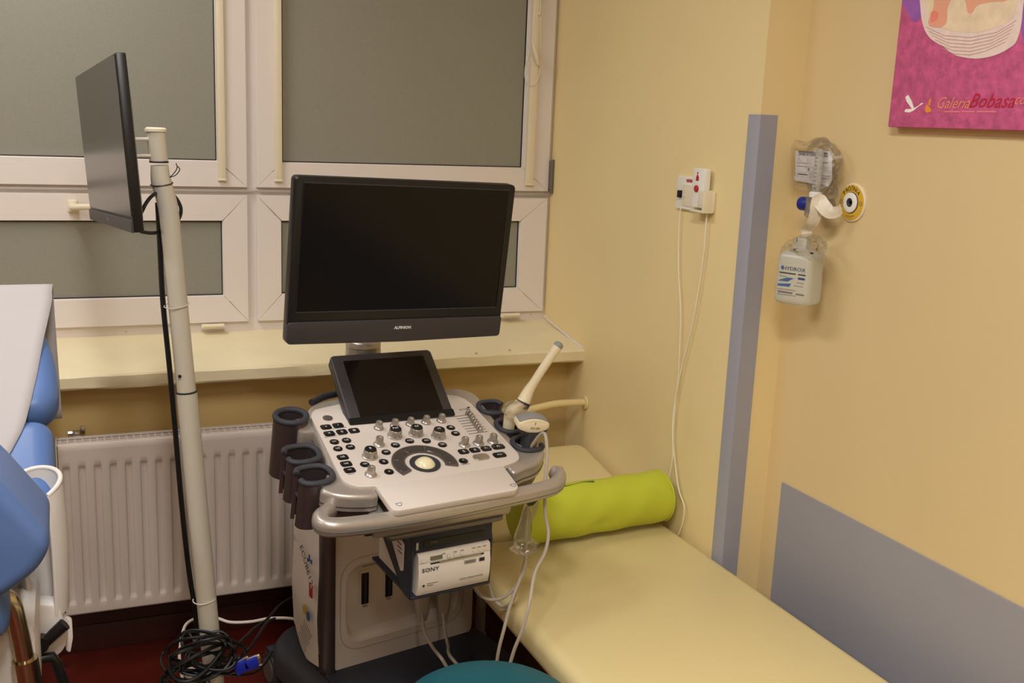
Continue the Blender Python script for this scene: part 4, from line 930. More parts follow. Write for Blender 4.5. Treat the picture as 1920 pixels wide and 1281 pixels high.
# plug cables from the cart connectors, ending behind the stool
for x, y, pts, lab in ((791, 1160, ((796, 1185, 2.50), (812, 1215, 2.42), (830, 1238, 2.30), (850, 1290, 2.2)), 'a'), (830, 1155, ((834, 1180, 2.56), (840, 1210, 2.48), (848, 1236, 2.36), (862, 1290, 2.25)), 'b')):
    tag(cab([BF.P(x, y - 12, .03)] + oc(*pts[:-1]) + [B3.pt(.24 if lab == 'a' else .30, -.30, .166), B3.pt(.36 if lab == 'a' else .40, -.34, .1655)], .0046, 'connector_cable', 'cable_cream'), {'a': 'beige cable of the left-hand plug on the machine front', 'b': 'beige cable of the right-hand plug on the machine front'}[lab], 'cable', 'plug cables on the machine front')
# clear plastic bag hanging from the handle hook
bgp = [onp(1000, 938, 1, 2.12), onp(985, 980, 1, 2.11), onp(978, 1015, 1, 2.10), onp(982, 1035, 1, 2.10)]
bg = thing('plastic_bag', bgp[2], 'small crumpled clear plastic bag hanging from the machine handle', 'bag')
MB().tube(spline(bgp[:3], 5), .017, 14, scale=lambda t: .8 + .35 * math.sin(t * 9) * .3 + .3 * t).build('bag_neck', 'wrap_film', bg, 25)
blob(onp(983, 1026, 1, 2.10), (.032, .022, .020), 12, .22, 9).build('bag_pouch', 'wrap_film', bg, 25)

# ------------------------------------------------------------------ cables on the floor round the pole
rnd = random.Random(11)
coil = thing('cable_coil', (pole_pts[0].x, 2.44, 0), 'tangled coil of black cables tied round the foot of the white pole', 'cables')
cc0 = onp(388, 1226, 1, 2.44)
for k in range(9):
    a = rnd.uniform(.050, .088); b2_ = rnd.uniform(.022, .050); tilt_ = rnd.uniform(-.5, .7); ox, oy, oz = rnd.uniform(-.025, .02), rnd.uniform(-.035, .01), rnd.uniform(-.022, .02)
    pts = []
    for q in range(14):
        t = 2 * PI * q / 14; x, z = a * math.cos(t), b2_ * math.sin(t)
        pts.append(cc0 + Vec((ox + x * math.cos(tilt_) - z * math.sin(tilt_), oy + .020 * math.sin(t * 2 + k), oz + x * math.sin(tilt_) + z * math.cos(tilt_))))
    MB().tube(pts, rnd.choice((.0034, .0040, .0046)), 7, closed=True, smooth=3).build('cable_loop', 'cable_black', coil)
for k in range(4):
    a = .05 + .008 * k
    pts = [cc0 + Vec((-.055 + a * math.cos(t) * .8, .02 * math.sin(2 * t + k), -.05 - .012 * k + a * .75 * math.sin(t))) for t in [2 * PI * q / 12 for q in range(12)]]
    MB().tube(pts, .0038, 7, closed=True, smooth=3).build('cable_loop', 'cable_black', coil)
def strand(lab, r, m, *pts): 
    o = cab(oc(*pts), r, 'floor_cable', m); return tag(o, lab, 'cable', 'cables on the floor by the radiator')
strand('black cable rising from the coil to the machine base', .0038, 'cable_black', (420, 1240, 2.44), (450, 1205, 2.50), (478, 1178, 2.62), (500, 1162, 2.72), (525, 1135, 2.78), (552, 1118, 2.86))
strand('black cable running from the coil under the machine', .0038, 'cable_black', (430, 1245, 2.44), (462, 1222, 2.5), (480, 1198, 2.55), (500, 1168, 2.66), (515, 1160, 2.72))
strand('black cable crossing the floor in front of the machine castor', .0038, 'cable_black', (400, 1262, 2.42), (440, 1266, 2.48), (474, 1262, 2.55), (495, 1246, 2.62), (510, 1222, 2.70))
strand('black cable trailing left of the white pole', .0034, 'cable_black', (372, 1215, 2.46), (350, 1185, 2.52), (330, 1200, 2.6), (308, 1222, 2.66), (302, 1245, 2.6), (318, 1268, 2.5), (345, 1290, 2.42))
tag(cab(oc((345, 1290, 2.90), (337, 1240, 2.92), (338, 1212, 2.94), (343, 1185, 2.96), (352, 1168, 2.98), (375, 1158, 3.0), (405, 1159, 3.0), (432, 1167, 2.98), (470, 1166, 2.96), (505, 1160, 2.92), (545, 1160, 2.88), (580, 1170, 2.86)), .0044, 'floor_cable', 'cable_white'), 'white cable slung behind the pole below the radiator', 'cable', 'cables on the floor by the radiator')
for x, y, a, lab in ((452, 1250, .5, 'blue video plug lying right of the pole, the nearer one'), (470, 1244, .25, 'blue video plug lying right of the pole, beside the machine')):
    c = onp(x, y, 1, 2.44)
    vp_ = thing('video_plug', c, lab, 'plug', 'blue video plugs'); VM = Mat.Translation(c) @ Mat.Rotation(-a, 4, 'Y')
    MB().box((0, 0, 0), (.036, .018, .030), VM, r=.004).build('shell', 'vga_blue', vp_)
    MB().box((.022, 0, 0), (.010, .010, .022), VM, r=.002).build('contact', 'bright_metal', vp_)
    for z in (-.014, .014): MB().tube([VM @ Vec((.0, 0, z)), VM @ Vec((.026, 0, z))], .0025, 8).build('screw', 'bright_metal', vp_)
    MB().tube([VM @ Vec((-.018, 0, 0)), VM @ Vec((-.04, .01, .004)), cc0 + Vec((.02, 0, 0))], .0042, 7, smooth=4).build('cord', 'cable_black', vp_)
c = onp(367, 1262, 2, .018)
MB_ = MB().box((0, 0, 0), (.055, .06, .034), Mat.Translation(c) @ Mat.Rotation(.3, 4, 'Z'), r=.006)
tag(MB_.build('power_adapter', 'white_plastic'), 'small white power adapter half hidden under the black cable coil', 'adapter')

# ------------------------------------------------------------------ things on the wall by the window
W1 = Fr((XW, 0, 0), (0, -1, 0), (0, 0, 1))     # right wall: u towards the camera
def wcut(F, x0, y0, x1, y1, w_=0):
    a, b = F.px(x0, y0, w_), F.px(x1, y1, w_); return (a[0] + b[0]) / 2, (a[1] + b[1]) / 2, abs(b[0] - a[0]), abs(a[1] - b[1])
sk_ = thing('wall_socket', W1.P(1291, 362), 'white wall plate with small red print and a black jack', 'socket')
cu, cvv, w2_, h2_ = wcut(W1, 1277, 334, 1306, 391)
MB().prism(rrect(.098, .092, .005, 3), 0, .010, W1.at(cu, cvv), r=.002).build('plate', 'outlet_white', sk_)
MB().prism(rrect(.052, .060, .002, 2), .008, .0125, W1.at(cu + .012, cvv - .006), r=.001).build('insert', 'cream_plastic', sk_)
for k in range(5): MB().box((cu + .003 + .0068 * k, cvv + .035, .0102), (.0054, .0090 if k % 2 else .0078, .0006), W1.M).build('red_print', 'red_plastic', sk_)
MB().box((cu - .024, cvv - .004, .014), (.012, .020, .012), W1.M, r=.001).build('jack', 'black_plastic', sk_)
nc = thing('nurse_call_unit', W1.P(1322, 358), 'cream nurse-call handset with red button resting in a wall bracket', 'call unit')
cu2, cv2, w2_, h2_ = wcut(W1, 1308, 321, 1335, 393, .012)
MB().prism(rrect(.060, .106, .006, 3), .010, .030, W1.at(cu2 - .008, cv2 + .005), r=.003).build('handset', 'outlet_white', nc)
MB().lathe([(.0095, 0), (.0095, .003), (.007, .005), (0, .0055)], W1.at(cu2 - .012, cv2 + .003, .030), 18).build('button', 'red_plastic', nc)
MB().prism([(-.006, -.010), (.006, -.010), (.007, -.002), (.003, .006), (-.003, .006), (-.007, -.002)], 0, .0008, W1.at(cu2 - .012, cv2 + .034, .030)).prism(ellipse(.003, .003, 10, 0, .011), 0, .0008, W1.at(cu2 - .012, cv2 + .034, .030)).build('nurse_symbol', 'red_plastic', nc)
MB().prism(rrect(.072, .060, .006, 3), .0, .012, W1.at(cu2 + .004, cv2 - .030), r=.003).box((.030, 0, .02), (.010, .058, .036), W1.at(cu2 + .004, cv2 - .030), r=.003).box((0, -.027, .02), (.070, .006, .036), W1.at(cu2 + .004, cv2 - .030), r=.002).box((.018, .006, .034), (.030, .046, .004), W1.at(cu2 + .004, cv2 - .030), r=.0015).build('bracket', 'cream_plastic', nc)
def wcord(pts, r=.0021, d=.010): return MB().tube([W1.P(x, y, d if i else .014) for i, (x, y) in enumerate(pts)], r, 7, smooth=6)
tag(wcord([(1284, 366), (1277, 385), (1273, 430), (1272, 500), (1276, 580), (1275, 640), (1272, 700), (1266, 760), (1262, 820), (1266, 870), (1273, 920), (1283, 950), (1280, 980), (1272, 1003)], .0022, .010).build('call_cord', 'cord_cream'), 'thin cream cord dropping from the wall plate jack to the couch', 'cord', 'nurse call cords')
tag(wcord([(1326, 394), (1324, 420), (1320, 470), (1312, 530), (1300, 600), (1288, 650), (1278, 690), (1266, 750), (1261, 800), (1262, 850), (1256, 890), (1252, 915)], .0022, .012).build('call_cord', 'cord_cream'), 'thin cream cord dropping from the nurse-call handset behind the bolster', 'cord', 'nurse call cords')

# ------------------------------------------------------------------ blind cord on the window
bc = thing('blind_cord', onp(1003, 100, 1, YWIN - .02), 'cream pull cord with a plastic toggle hanging beside the right window pane', 'cord')
MB().tube(oc((1012, -60, YWIN - .02), (1010, 0, YWIN - .02), (1006, 50, YWIN - .02), (1004, 90, YWIN - .02)), .0011, 6, smooth=4).build('cord', 'cord_cream', bc)
lp_ = oc((998, 92, YWIN - .022), (990, 105, YWIN - .022), (985, 125, YWIN - .022), (984, 145, YWIN - .022), (990, 157, YWIN - .022), (1000, 160, YWIN - .022), (1009, 148, YWIN - .022), (1013, 130, YWIN - .022), (1014, 90, YWIN - .022), (1014, 30, YWIN - .022), (1013, -40, YWIN - .022))
MB().tube(lp_, .0013, 6, smooth=5).build('bead_loop', 'cord_cream', bc)
tg0, tg1 = onp(999, 84, 1, YWIN - .030), onp(1009, 122, 1, YWIN - .030)
MB().sweep([tg0 + (tg1 - tg0) * t for t in (0, .1, .3, .6, .85, 1)], rrect(.024, .014, .006), scale=lambda t: (.5, .8, 1, 1, .8, .4)[min(5, int(round(t * 5)))]).build('toggle', 'cream_plastic', bc, 60)
MB().tube([onp(1012, 28, 1, YWIN - .025), onp(1012, 22, 1, YWIN - .025)], .005, 10).build('joint', 'cream_plastic', bc)

# ------------------------------------------------------------------ medical gas fittings on the set-back wall
W2 = Fr((XW2, 0, 0), (0, -1, 0), (0, 0, 1))
vo = thing('vacuum_outlet', W2.P(1600, 381), 'round yellow vacuum outlet with a white ring on the wall', 'wall outlet')
ou, ov = W2.px(1600, 380)
MB().lathe([(.046, 0), (.046, .004), (.043, .006)], W2.at(ou, ov), 40).build('rim', 'cream_plastic', vo)
MB().lathe([(.0425, 0), (.0425, .0062), (.040, .007), (.025, .0075)], W2.at(ou, ov), 40).build('label_ring', 'outlet_yellow', vo)
MB().lathe([(.0255, 0), (.0255, .0082), (.0245, .009)], W2.at(ou, ov), 36).build('dark_ring', 'charcoal', vo)  # narrow dark ring between the label ring and the collar
MB().lathe([(.024, .004), (.024, .011), (.022, .0125), (.011, .0125), (.010, .009)], W2.at(ou, ov), 36).build('collar', 'outlet_white', vo)
MB().lathe([(.0105, .004), (.0105, .0118), (.008, .012), (.004, .009), (0, .009)], W2.at(ou, ov), 24).build('socket', 'charcoal', vo)
for ch, a in zip('PRÓŻNIA', (140, 122, 106, 90, 74, 60, 46)):
    ar = math.radians(a); text('lettering', ch, .014, 'legend_dark', W2.at(ou + .033 * math.cos(ar), ov + .033 * math.sin(ar), .0078) @ Mat.Rotation(ar - PI / 2, 4, 'Z'), vo)
for a in (252, 262, 276, 286, 296):
    ar = math.radians(a); MB().box((0, 0, 0), (.0035, .0022, .0003), W2.at(ou + .0335 * math.cos(ar), ov + .0335 * math.sin(ar), .0076) @ Mat.Rotation(ar + PI / 2, 4, 'Z')).build('small_print', 'legend_grey', vo)
for a in (180, 0): ar = math.radians(a); MB().sweep([(.0045 * math.cos(t), .0045 * math.sin(t), 0) for t in [2 * PI * k / 12 for k in range(12)]], [(-.0005, -.0003), (.0005, -.0003), (.0005, .0003), (-.0005, .0003)], W2.at(ou + .034 * math.cos(ar), ov + .034 * math.sin(ar), .0078), closed=True).build('mark', 'legend_grey', vo)
# flowmeter
fo = .055
fmo = thing('oxygen_flowmeter', W2.P(1527, 385), 'oxygen flowmeter with blue knob and clear graduated tube on the wall', 'flowmeter')
fu, fv = W2.px(1527, 385, fo)
MB().lathe([(.017, 0), (.017, fo + .004), (.012, fo + .006), (0, fo + .006)], W2.at(fu - .004, fv + .0), 18).build('stem', 'bright_metal', fmo)
MB().prism(rrect(.034, .050, .006, 3), fo - .016, fo + .016, W2.at(fu, fv - .004), r=.003).build('block', 'bright_metal', fmo)
MB().box((fu - .006, fv - .036, fo), (.014, .02, .014), W2.M, r=.002).build('outlet_nozzle', 'charcoal', fmo)
kd = (W2.pt(fu, fv, fo)); kM = W2.at(fu - .012, fv + .001, fo) @ Mat.Rotation(math.radians(-78), 4, 'Y')
MB().lathe([(.010, 0), (.016, .006), (.017, .010), (.017, .030), (.0155, .033), (0, .033)], kM, 24).build('knob', 'knob_blue', fmo)
MB().lathe([(.0125, .0328), (.0125, .0338), (.0085, .0338), (.0085, .0328)], kM, 24).box((0, .001, .0336), (.008, .0025, .0006), kM).box((0, -.004, .0336), (.006, .002, .0006), kM).build('knob_print', 'legend_white', fmo)
MB().lathe([(.0135, .024), (.0135, .030), (.0125, .034), (.0105, .034), (.0105, .10), (.0095, .132), (.004, .136), (0, .136)], W2.at(fu + .001, fv, fo) @ Mat.Rotation(-PI / 2, 4, 'X'), 20).build('tube', 'flow_tube', fmo)
MB().lathe([(.016, .020), (.016, .031), (.013, .033)], W2.at(fu + .001, fv, fo) @ Mat.Rotation(-PI / 2, 4, 'X'), 20).build('tube_collar', 'outlet_white', fmo)
sc2 = MB()
for k in range(9): sc2.box((fu + .004, fv + .042 + .009 * k, fo + .0105), (.006 if k % 2 else .009, .0009, .0004), W2.M)
sc2.build('scale', 'legend_dark', fmo)
MB().lathe([(0, -.004), (.004, 0), (0, .004)], W2.at(fu + .001, fv + .040, fo + .003), 12).build('float', 'legend_dark', fmo)
# packed oxygen mask hanging over the flowmeter
mk = thing('oxygen_mask_pack', W2.P(1535, 310, .03), 'clear plastic wrapped oxygen tubing with a white printed label, hung over the flowmeter', 'medical pack')
lu, lv = W2.px(1525, 311, .040)
lab_ = [W2.px(x, y, .040) for x, y in ((1491, 283), (1556, 284), (1560, 300), (1560, 338), (1553, 350), (1491, 338))]
MB().prism(lab_, .0395, .040, W2.M).build('label', 'label_paper', mk)
def lrow(x0, x1, y, h_, m_): 
    a, b = W2.px(x0, y, .0402), W2.px(x1, y, .0402); return MB().box(((a[0] + b[0]) / 2, (a[1] + b[1]) / 2, .0403), (abs(b[0] - a[0]), h_, .0003), W2.M @ Mat.Identity(4)).build('label_print', m_, mk)
for x0, x1, y, h_, m_ in ((1497, 1552, 286, .005, 'legend_grey'), (1494, 1520, 306, .0012, 'legend_grey'), (1494, 1517, 312, .0012, 'legend_grey'), (1496, 1514, 327, .0022, 'legend_dark'), (1539, 1553, 305, .0018, 'legend_grey'), (1537, 1556, 330, .0012, 'legend_grey'), (1539, 1553, 335, .0012, 'legend_grey'), (1494, 1516, 343, .0022, 'legend_grey'), (1532, 1548, 347, .0018, 'legend_grey')): lrow(x0, x1, y, h_, m_)
text('label_lettering', 'CEWNIK DO PODAWANIA TLENU', .0085, 'legend_dark', W2.at(*W2.px(1524, 291, .0403), .0404), mk, sx=.85)
for k, (rx, rz) in enumerate(((.052, .066), (.047, .060), (.056, .070), (.050, .064))):
    cc = W2.px(1536 + k, 313, .025); MB().tube([W2.pt(cc[0] + rx * math.cos(t), cc[1] + rz * math.sin(t), .020 + .004 * k + .004 * math.sin(3 * t)) for t in [2 * PI * q / 30 for q in range(30)]], .0026, 8, closed=True).build('tubing', 'bag_film' if k % 2 else 'wrap_film', mk)
bo_ = [W2.px(x, y, .03) for x, y in ((1490, 264), (1515, 266), (1535, 258), (1560, 268), (1580, 290), (1577, 320), (1566, 348), (1570, 372), (1550, 380), (1535, 362), (1505, 356), (1492, 345), (1488, 310))]
def bagfilm(poly, w0, w1, seed, amp=.006, n_=22):
    rn = random.Random(seed); us_ = [p[0] for p in poly]; vs_ = [p[1] for p in poly]; cu_, cv_ = sum(us_) / len(us_), sum(vs_) / len(vs_)
    P2 = [(p[0], p[1]) for p in [Vec((*q, 0)) for q in poly]]; P2 = [(p.x, p.y) for p in spline([(*p, 0) for p in P2], 4, True)]; m2 = len(P2)
    mb = MB(); rings = 9; vs = []; fs = []
    for sgn in (1, -1):
        base = len(vs)
        for r_ in range(rings + 1):
            f = r_ / rings
            for (x, y) in P2:
                bul = math.sqrt(max(0, 1 - f * f)); vs.append((cu_ + (x - cu_) * f, cv_ + (y - cv_) * f, (w0 + w1) / 2 + sgn * (w1 - w0) / 2 * bul + rn.uniform(-amp, amp) * (.3 + .7 * bul)))
        for r_ in range(rings):
            for i in range(m2): fs.append((base + r_ * m2 + i, base + r_ * m2 + (i + 1) % m2, base + (r_ + 1) * m2 + (i + 1) % m2, base + (r_ + 1) * m2 + i))
    return mb.add(vs, fs, W2.M)
bagfilm(bo_, .006, .060, 3, .003).build('wrapper', 'bag_film', mk, 12)
# gauze strip from the outlet fitting down to the bottle
gz_ = [W2.P(*p) for p in ((1578, 391, .03), (1570, 397, .045), (1556, 398, .06), (1545, 388, .072), (1535, 376, .078), (1532, 385, .082), (1530, 400, .080), (1522, 420, .078), (1512, 432, .074), (1514, 443, .07))]
ga = MB().sweep(spline(gz_, 6), [(-.016, -.001), (-.008, .004), (0, .001), (.008, .005), (.016, 0), (.008, .001), (0, -.002), (-.008, .001)], scale=lambda t: .75 + .35 * math.sin(PI * t) * 1.0, up=(0.3, 1, .2))
tag(ga.build('gauze_strip', 'gauze', None, 50), 'white gauze strip tied from the flowmeter down to the humidifier bottle', 'gauze')
# humidifier bottle
bt = thing('humidifier_bottle', W2.P(1500, 565, .075), 'clear square water bottle with a printed label hanging below the flowmeter', 'bottle')
bc_ = W2.P(1499, 522, .080); by_ = math.radians(-66)
BTM = Mat.Translation(bc_) @ Mat.Rotation(by_, 4, 'Z')   # front face towards local -y
hb_, wb_, db_ = .112, .094, .080
loops = [(.74, -.063), (.90, -.060), (.98, -.052), (1, -.042), (1, -.01), (.985, .015), (1, .034), (.99, .048), (.93, .058), (.76, .066), (.46, .072), (.34, .078), (.36, .094), (.30, .100)]
vs = []; base_ = rrect(wb_, db_, .016, 5); n_ = len(base_)
for k_, z in loops: vs += [(x * k_, y * k_, z) for x, y in base_]
fs = [(k * n_ + i, k * n_ + (i + 1) % n_, (k + 1) * n_ + (i + 1) % n_, (k + 1) * n_ + i) for k in range(len(loops) - 1) for i in range(n_)] + [tuple(range(n_ - 1, -1, -1)), tuple(range((len(loops) - 1) * n_, len(loops) * n_))]
MB().add(vs, fs, BTM).build('bottle', 'bottle_plastic', bt, 50)
LB = BTM @ Mat.Translation((0, -db_ / 2 - .0006, 0)) @ Mat.Rotation(PI / 2, 4, 'X')    # x right, y up, z out
text('label_lettering', 'HYDROX', .0125, 'legend_blue', LB @ Mat.Translation((.004, .026, 0)), bt, sx=1.15)
MB().prism(ellipse(.004, .005, 14), 0, .0004, LB @ Mat.Translation((-.027, .027, 0))).build('label_mark', 'sticker_blue', bt)
MB().box((-.012, .0145, 0), (.044, .0026, .0003), LB).box((.026, .0145, 0), (.020, .0026, .0003), LB).build('label_print', 'legend_dark', bt)
MB().box((.026, .005, 0), (.018, .0050, .0003), LB).build('label_print', 'legend_blue', bt)
MB().box((-.014, -.033, 0), (.040, .0045, .0003), LB).box((.026, -.034, 0), (.022, .0035, .0003), LB).build('label_print', 'legend_grey', bt)
MB().prism([(-.036, -.006), (-.012, .004), (.006, .004), (-.010, -.006)], 0, .0004, LB).prism([(-.036, -.014), (.0, -.010), (-.004, -.018), (-.036, -.019)], 0, .0004, LB).build('label_wave', 'sticker_blue', bt)
for x, y, l in ((-.024, .006, .02), (.024, -.006, .02), (.02, -.014, .024), (-.012, -.026, .05), (-.01, -.039, .05)): MB().box((x, y, 0), (l, .0013, .0003), LB).build('label_print', 'legend_grey', bt)
bo2 = [W2.px(x, y, .075) for x, y in ((1512, 438), (1530, 440), (1548, 458), (1542, 478), (1546, 492), (1522, 488), (1500, 494), (1474, 482), (1470, 466), (1488, 448))]
bagfilm(bo2, .045, .112, 8, .0045).build('bag', 'bag_film', bt, 12)
MB().box((0, 0, 0), (.010, .004, .002), W2.at(*W2.px(1522, 475, .128), .128)).build('bag_print', 'legend_dark', bt)
text('bag_lettering', 'S', .014, 'legend_dark', W2.at(*W2.px(1502, 450, .10), .112), bt)

# ------------------------------------------------------------------ canvas picture
pu0, pv0 = W2.px(1665, 238, .026); CW_, CH_ = .62, .86
pc = thing('canvas_picture', W2.pt(pu0 + CW_ / 2, pv0, 0), 'pink canvas print of a baby in a white wicker basket', 'picture')
MB().box((pu0 + CW_ / 2, pv0 + CH_ / 2, .014), (CW_, CH_, .027), W2.M, r=.003).build('canvas', 'canvas_pink', pc)
FW = .0277
def cpx(*pts): return [W2.px(x, y, FW) for x, y in pts]
def flat(name, pts, m_, lift, px=True, sm=0):
    P2 = cpx(*pts) if px else pts
    if sm: P2 = [(p.x, p.y) for p in spline([(*p, 0) for p in P2], sm, True)]
    return MB().prism(P2, FW + lift - .0004, FW + lift, W2.M).build(name, m_, pc)
bcx = cpx((1822, 20))[0]
# basket: an oval bowl, its upper half above the frame of the photo
flat('printed_cloth', ((1692, 0), (1698, -60), (1745, -70), (1740, 0), (1724, 36), (1712, 40), (1700, 20)), 'print_cloth', .0004, sm=4)
flat('printed_cloth', ((1908, 0), (1912, -50), (1960, -60), (1960, 90), (1925, 92), (1914, 50)), 'print_cloth', .0004, sm=4)
flat('printed_basket', ((1726, -90), (1726, 10), (1732, 50), (1745, 72), (1770, 88), (1785, 100), (1800, 106), (1830, 110), (1862, 105), (1890, 92), (1908, 74), (1918, 20), (1918, -90), (1820, -130)), 'print_basket', .0008, sm=4)
for k in range(6):
    y = 52 + 8 * k; flat('printed_weave', [(1736 + 6 * k, y - 2), (1770 + 4 * k, y + 14 - k), (1820, y + 18 - 1.5 * k), (1870 - 4 * k, y + 8 - k), (1906 - 4 * k, y - 14), (1906 - 4 * k, y - 12.8), (1870 - 4 * k, y + 9.2 - k), (1820, y + 19.4 - 1.5 * k), (1770 + 4 * k, y + 15.2 - k), (1736 + 6 * k, y - .8)], 'print_basket_line', .0011)
flat('printed_fleece', ((1742, -80), (1736, 10), (1752, 46), (1790, 58), (1830, 61), (1860, 54), (1892, 40), (1908, 10), (1906, -80), (1822, -110)), 'print_fur', .0012, sm=4)
flat('printed_leg', ((1756, -60), (1752, 10), (1743, 36), (1742, 46), (1752, 51), (1768, 50), (1776, 40), (1778, 14), (1786, -10), (1786, -60)), 'print_skin', .0016, sm=4)
flat('printed_body', ((1800, -70), (1812, 6), (1816, 24), (1824, 24), (1834, 10), (1860, 4), (1890, 0), (1900, -30), (1890, -90)), 'print_skin', .0016, sm=4)
flat('printed_toes', ((1746, 26), (1752, 20), (1760, 24), (1758, 36), (1747, 42)), 'print_salmon', .0019, sm=3)
# printed logo: flying bird, bundle and lettering
flat('printed_bird', ((1696, 210), (1698, 205), (1710, 204), (1700, 190), (1698, 182), (1703, 178), (1710, 190), (1714, 203), (1724, 197), (1728, 193), (1732, 194), (1722, 200), (1714, 207), (1706, 211)), 'print_white', .0006)
flat('printed_bundle', ((1735, 203), (1738, 196), (1742, 200), (1747, 207), (1742, 211), (1736, 210)), 'print_orange', .0006, sm=3)
flat('printed_bundle', ((1741, 197), (1742, 188), (1747, 184), (1745, 192), (1744, 198)), 'print_orange', .0006)
for body_, x, y, sz, m_, sx_ in (('Galeria', 1786, 194, .034, 'print_salmon', .92), ('Bobasa', 1858, 190, .040, 'print_red', 1.0), ('.com', 1918, 187, .030, 'print_salmon', .9)):
    u_, v_ = W2.px(x, y, FW); text('printed_lettering', body_, sz, m_, W2.at(u_, v_, FW + .0006), pc, shear=.45, sx=sx_)
for x0_, x1_ in ((1770, 1800), (1803, 1828), (1832, 1868)):
    a = W2.px(x0_, 209.5, FW); b_ = W2.px(x1_, 209.5, FW); MB().box(((a[0] + b_[0]) / 2, (a[1] + b_[1]) / 2, FW + .0004), (b_[0] - a[0], .0035, .0004), W2.M).build('printed_small_print', 'print_faint', pc)

# ------------------------------------------------------------------ gynaecological examination chair at the left edge
ch = thing('examination_chair', (-.32, 2.2, 0), 'blue padded examination chair with white leg shell at the left edge', 'chair')
ang = math.radians(37); hinge = Vec((0, 2.25, .80))
BRF = Fr(hinge, (1, 0, 0), (0, math.cos(ang), math.sin(ang)))        # u = x, v up the back, N out of the front
cushion(roundpoly([(-.0275, .258), (-.0275, .42), (-.085, .622), (-.505, .622), (-.5625, .42), (-.5625, .258)], .07, 7), -.055, .045, .042, BRF.M, 6).build('upper_back_cushion', 'blue_vinyl', ch, 60)
cushion(rrect(.505, .245, .045, 7, -.2925, .1255), -.055, .045, .040, BRF.M, 6).build('lower_back_cushion', 'blue_vinyl', ch, 60)
MB().prism(rrect(.44, .60, .03, 4, -.30, .33), -.085, -.055, BRF.M, r=.006).build('back_shell', 'white_plastic', ch)
# near pad, rounded end towards the right
XZ = Fr((0, 1.90, 0), (1, 0, 0), (0, 0, 1))
pad = roundpoly([XZ.px(-30, 866), XZ.px(100, 1008), XZ.px(74, 1062), XZ.px(-10, 1124), (-.48, .72), (-.48, 1.16)], .05, 6)
cushion(pad, -.20, .03, .026, XZ.M, 6).build('leg_pad', 'blue_vinyl', ch, 60)
cushion(rrect(.44, .40, .05, 6, -.34, 2.10), .70, .80, .04, None, 5).build('seat', 'blue_vinyl', ch, 60)
# white half-pipe leg shell
def shell(off):
    def fn(u, v):
        a = math.radians(-62 + 285 * u); z = .905 - .285 * v
        r = (.050 - .010 * v + .006 * math.sin(PI * v)) + off
        cx, cy = -.076 + .010 * v, 2.24 - .02 * v
        lip = -.035 * (1 - min(1, v * 4)) * (abs(u - .45) * 2) ** 2
        return (cx + r * math.cos(a), cy + r * 1.15 * math.sin(a), z + lip)
    return fn
sh_ = MB().grid(shell(0), 40, 20).grid(shell(-.007), 40, 20)
rim = [shell(-.0035)(k / 40, 0) for k in range(41)]; sh_.tube(rim, .0052, 8)
for u_ in (0, 1): sh_.tube([shell(-.0035)(u_, k / 20) for k in range(21)], .0045, 8)
sh_.build('leg_shell', 'white_plastic', ch, 60)
BR_ = Fr((0, 2.20, 0), (1, 0, 0), (0, 0, 1))
bp_ = [BR_.px(*p) for p in ((62, 1125), (112, 1128), (120, 1158), (128, 1165), (126, 1200), (112, 1222), (66, 1228))]
MB().prism(roundpoly(bp_, .012, 4), -.03, .02, BR_.M, r=.006).build('shell_bracket', 'white_plastic', ch)
fl = [BR_.px(*p) for p in ((118, 1160), (135, 1165), (137, 1200), (132, 1228), (124, 1224))]
MB().prism(roundpoly(fl, .006, 4), -.02, -.008, BR_.M, r=.003).build('bracket_flange', 'white_plastic', ch)
P2_ = lambda x, y, Y=2.15: onp(x, y, 1, Y)
MB().tube([P2_(62, 1210), P2_(84, 1206), P2_(100, 1190), P2_(122, 1170)], .0115, 10, scale=lambda t: .9 + .25 * t).lathe([(0, -.012), (.017, -.012), (.017, .012), (0, .012)], Mat.Translation(P2_(75, 1207)) @ Mat.Rotation(PI / 2, 4, 'X'), 16).build('clamp_lever', 'black_plastic', ch)
MB().tube([P2_(70, 1236), P2_(98, 1232), P2_(106, 1244), P2_(122, 1290), P2_(130, 1330)], .011, 10).build('lower_lever', 'black_plastic', ch)
P3_ = lambda x, y: onp(x, y, 1, 2.0)
MB().tube(spline([P3_(-30, 1130), P3_(-5, 1120), P3_(12, 1122), P3_(24, 1140), P3_(36, 1190), P3_(46, 1240), P3_(58, 1310)], 5), .0175, 20).build('support_tube', 'chrome', ch, 60)
cN = (P3_(58, 1310) - P3_(46, 1240)).normalized()
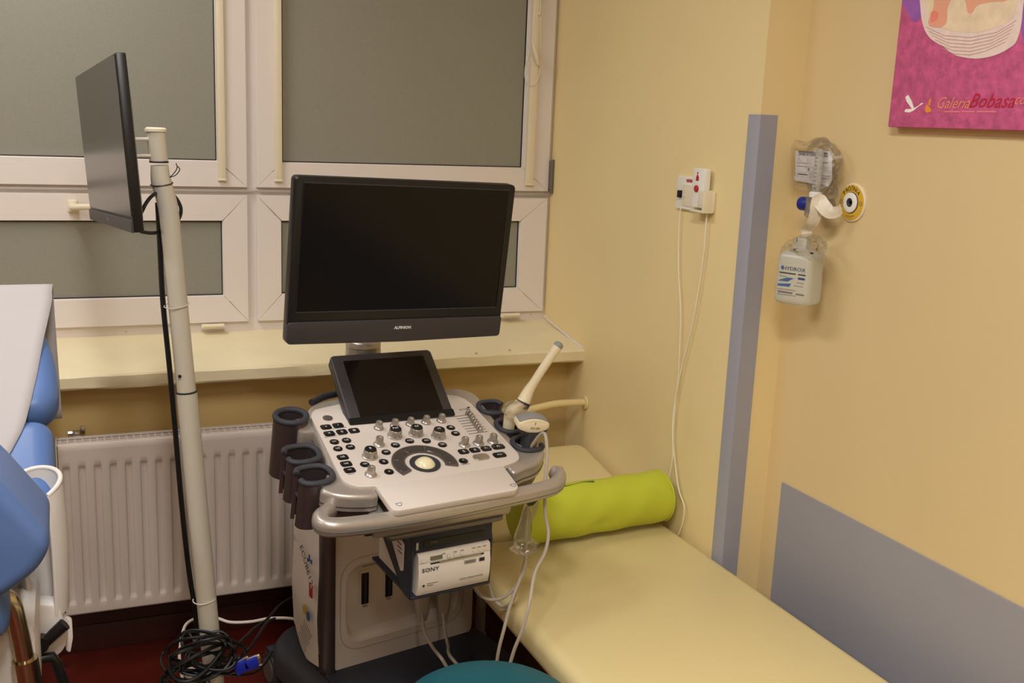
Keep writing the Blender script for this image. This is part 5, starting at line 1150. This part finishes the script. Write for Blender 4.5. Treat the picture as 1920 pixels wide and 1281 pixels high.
MB().tube([P3_(46, 1236), P3_(46, 1236) + cN * .006, P3_(46, 1236) + cN * .2], .0235, 20).build('tube_clamp', 'chrome', ch)
MB().box((-.26, 2.22, .60), (.36, .40, .16), r=.02).build('seat_frame', 'white_plastic', ch)
MB().prism(rrect(.30, .46, .06, 5, -.36, 2.25), .10, .54, None, r=.02).build('pedestal', 'white_plastic', ch)
MB().prism(rrect(.42, .80, .08, 5, -.38, 2.25), 0, .10, None, r=.02).build('foot', 'charcoal', ch)
# paper sheet over the back
TP = .0475
edge = [(98, 563), (90, 600), (81, 640), (70, 700), (58, 752), (46, 800), (22, 845), (0, 882), (-40, 940)]
ev = [BRF.px(x, y, TP) for x, y in edge]
vt = max(ev[0][1], .632)
def redge(v):
    for (u0, v0_), (u1, v1_) in zip(ev, ev[1:]):
        if v1_ <= v <= v0_: return u0 + (u1 - u0) * (v0_ - v) / (v0_ - v1_)
    return ev[0][0] if v > ev[0][1] else ev[-1][0]
def sheet(u, v):
    # v: 0 bottom of front ... .62 top edge ... 1 hanging down behind
    if v < .62:
        s_ = ev[-1][1] + (vt - ev[-1][1]) * (v / .62); ur = redge(s_); x = -.60 + (ur + .60) * u
        return tuple(BRF.pt(x, s_, TP + .0012 * math.sin(9 * u + 5 * v) + .0008))
    if v < .76:
        a = (v - .62) / .14 * math.radians(128); r = .050; x = -.60 + (ev[0][0] + .60 + .002) * u
        return tuple(BRF.pt(x, vt + r * math.sin(a) * .55, TP - r + r * math.cos(a)))
    a = math.radians(128); q = BRF.pt(0, vt + .050 * math.sin(a) * .55, TP - .05 + .05 * math.cos(a)); d_ = (v - .76) / .24
    return (-.60 + (ev[0][0] + .60 + .002 + .006 * d_) * u, q.y + .004 * d_, q.z - .30 * d_)
ps_ = MB().grid(sheet, 24, 40).build('paper_sheet', 'paper', None, 60)
so_ = ps_.modifiers.new('thickness', 'SOLIDIFY'); so_.thickness = .0006; so_.offset = 1
tag(ps_, 'white paper sheet draped over the blue chair back', 'paper sheet')
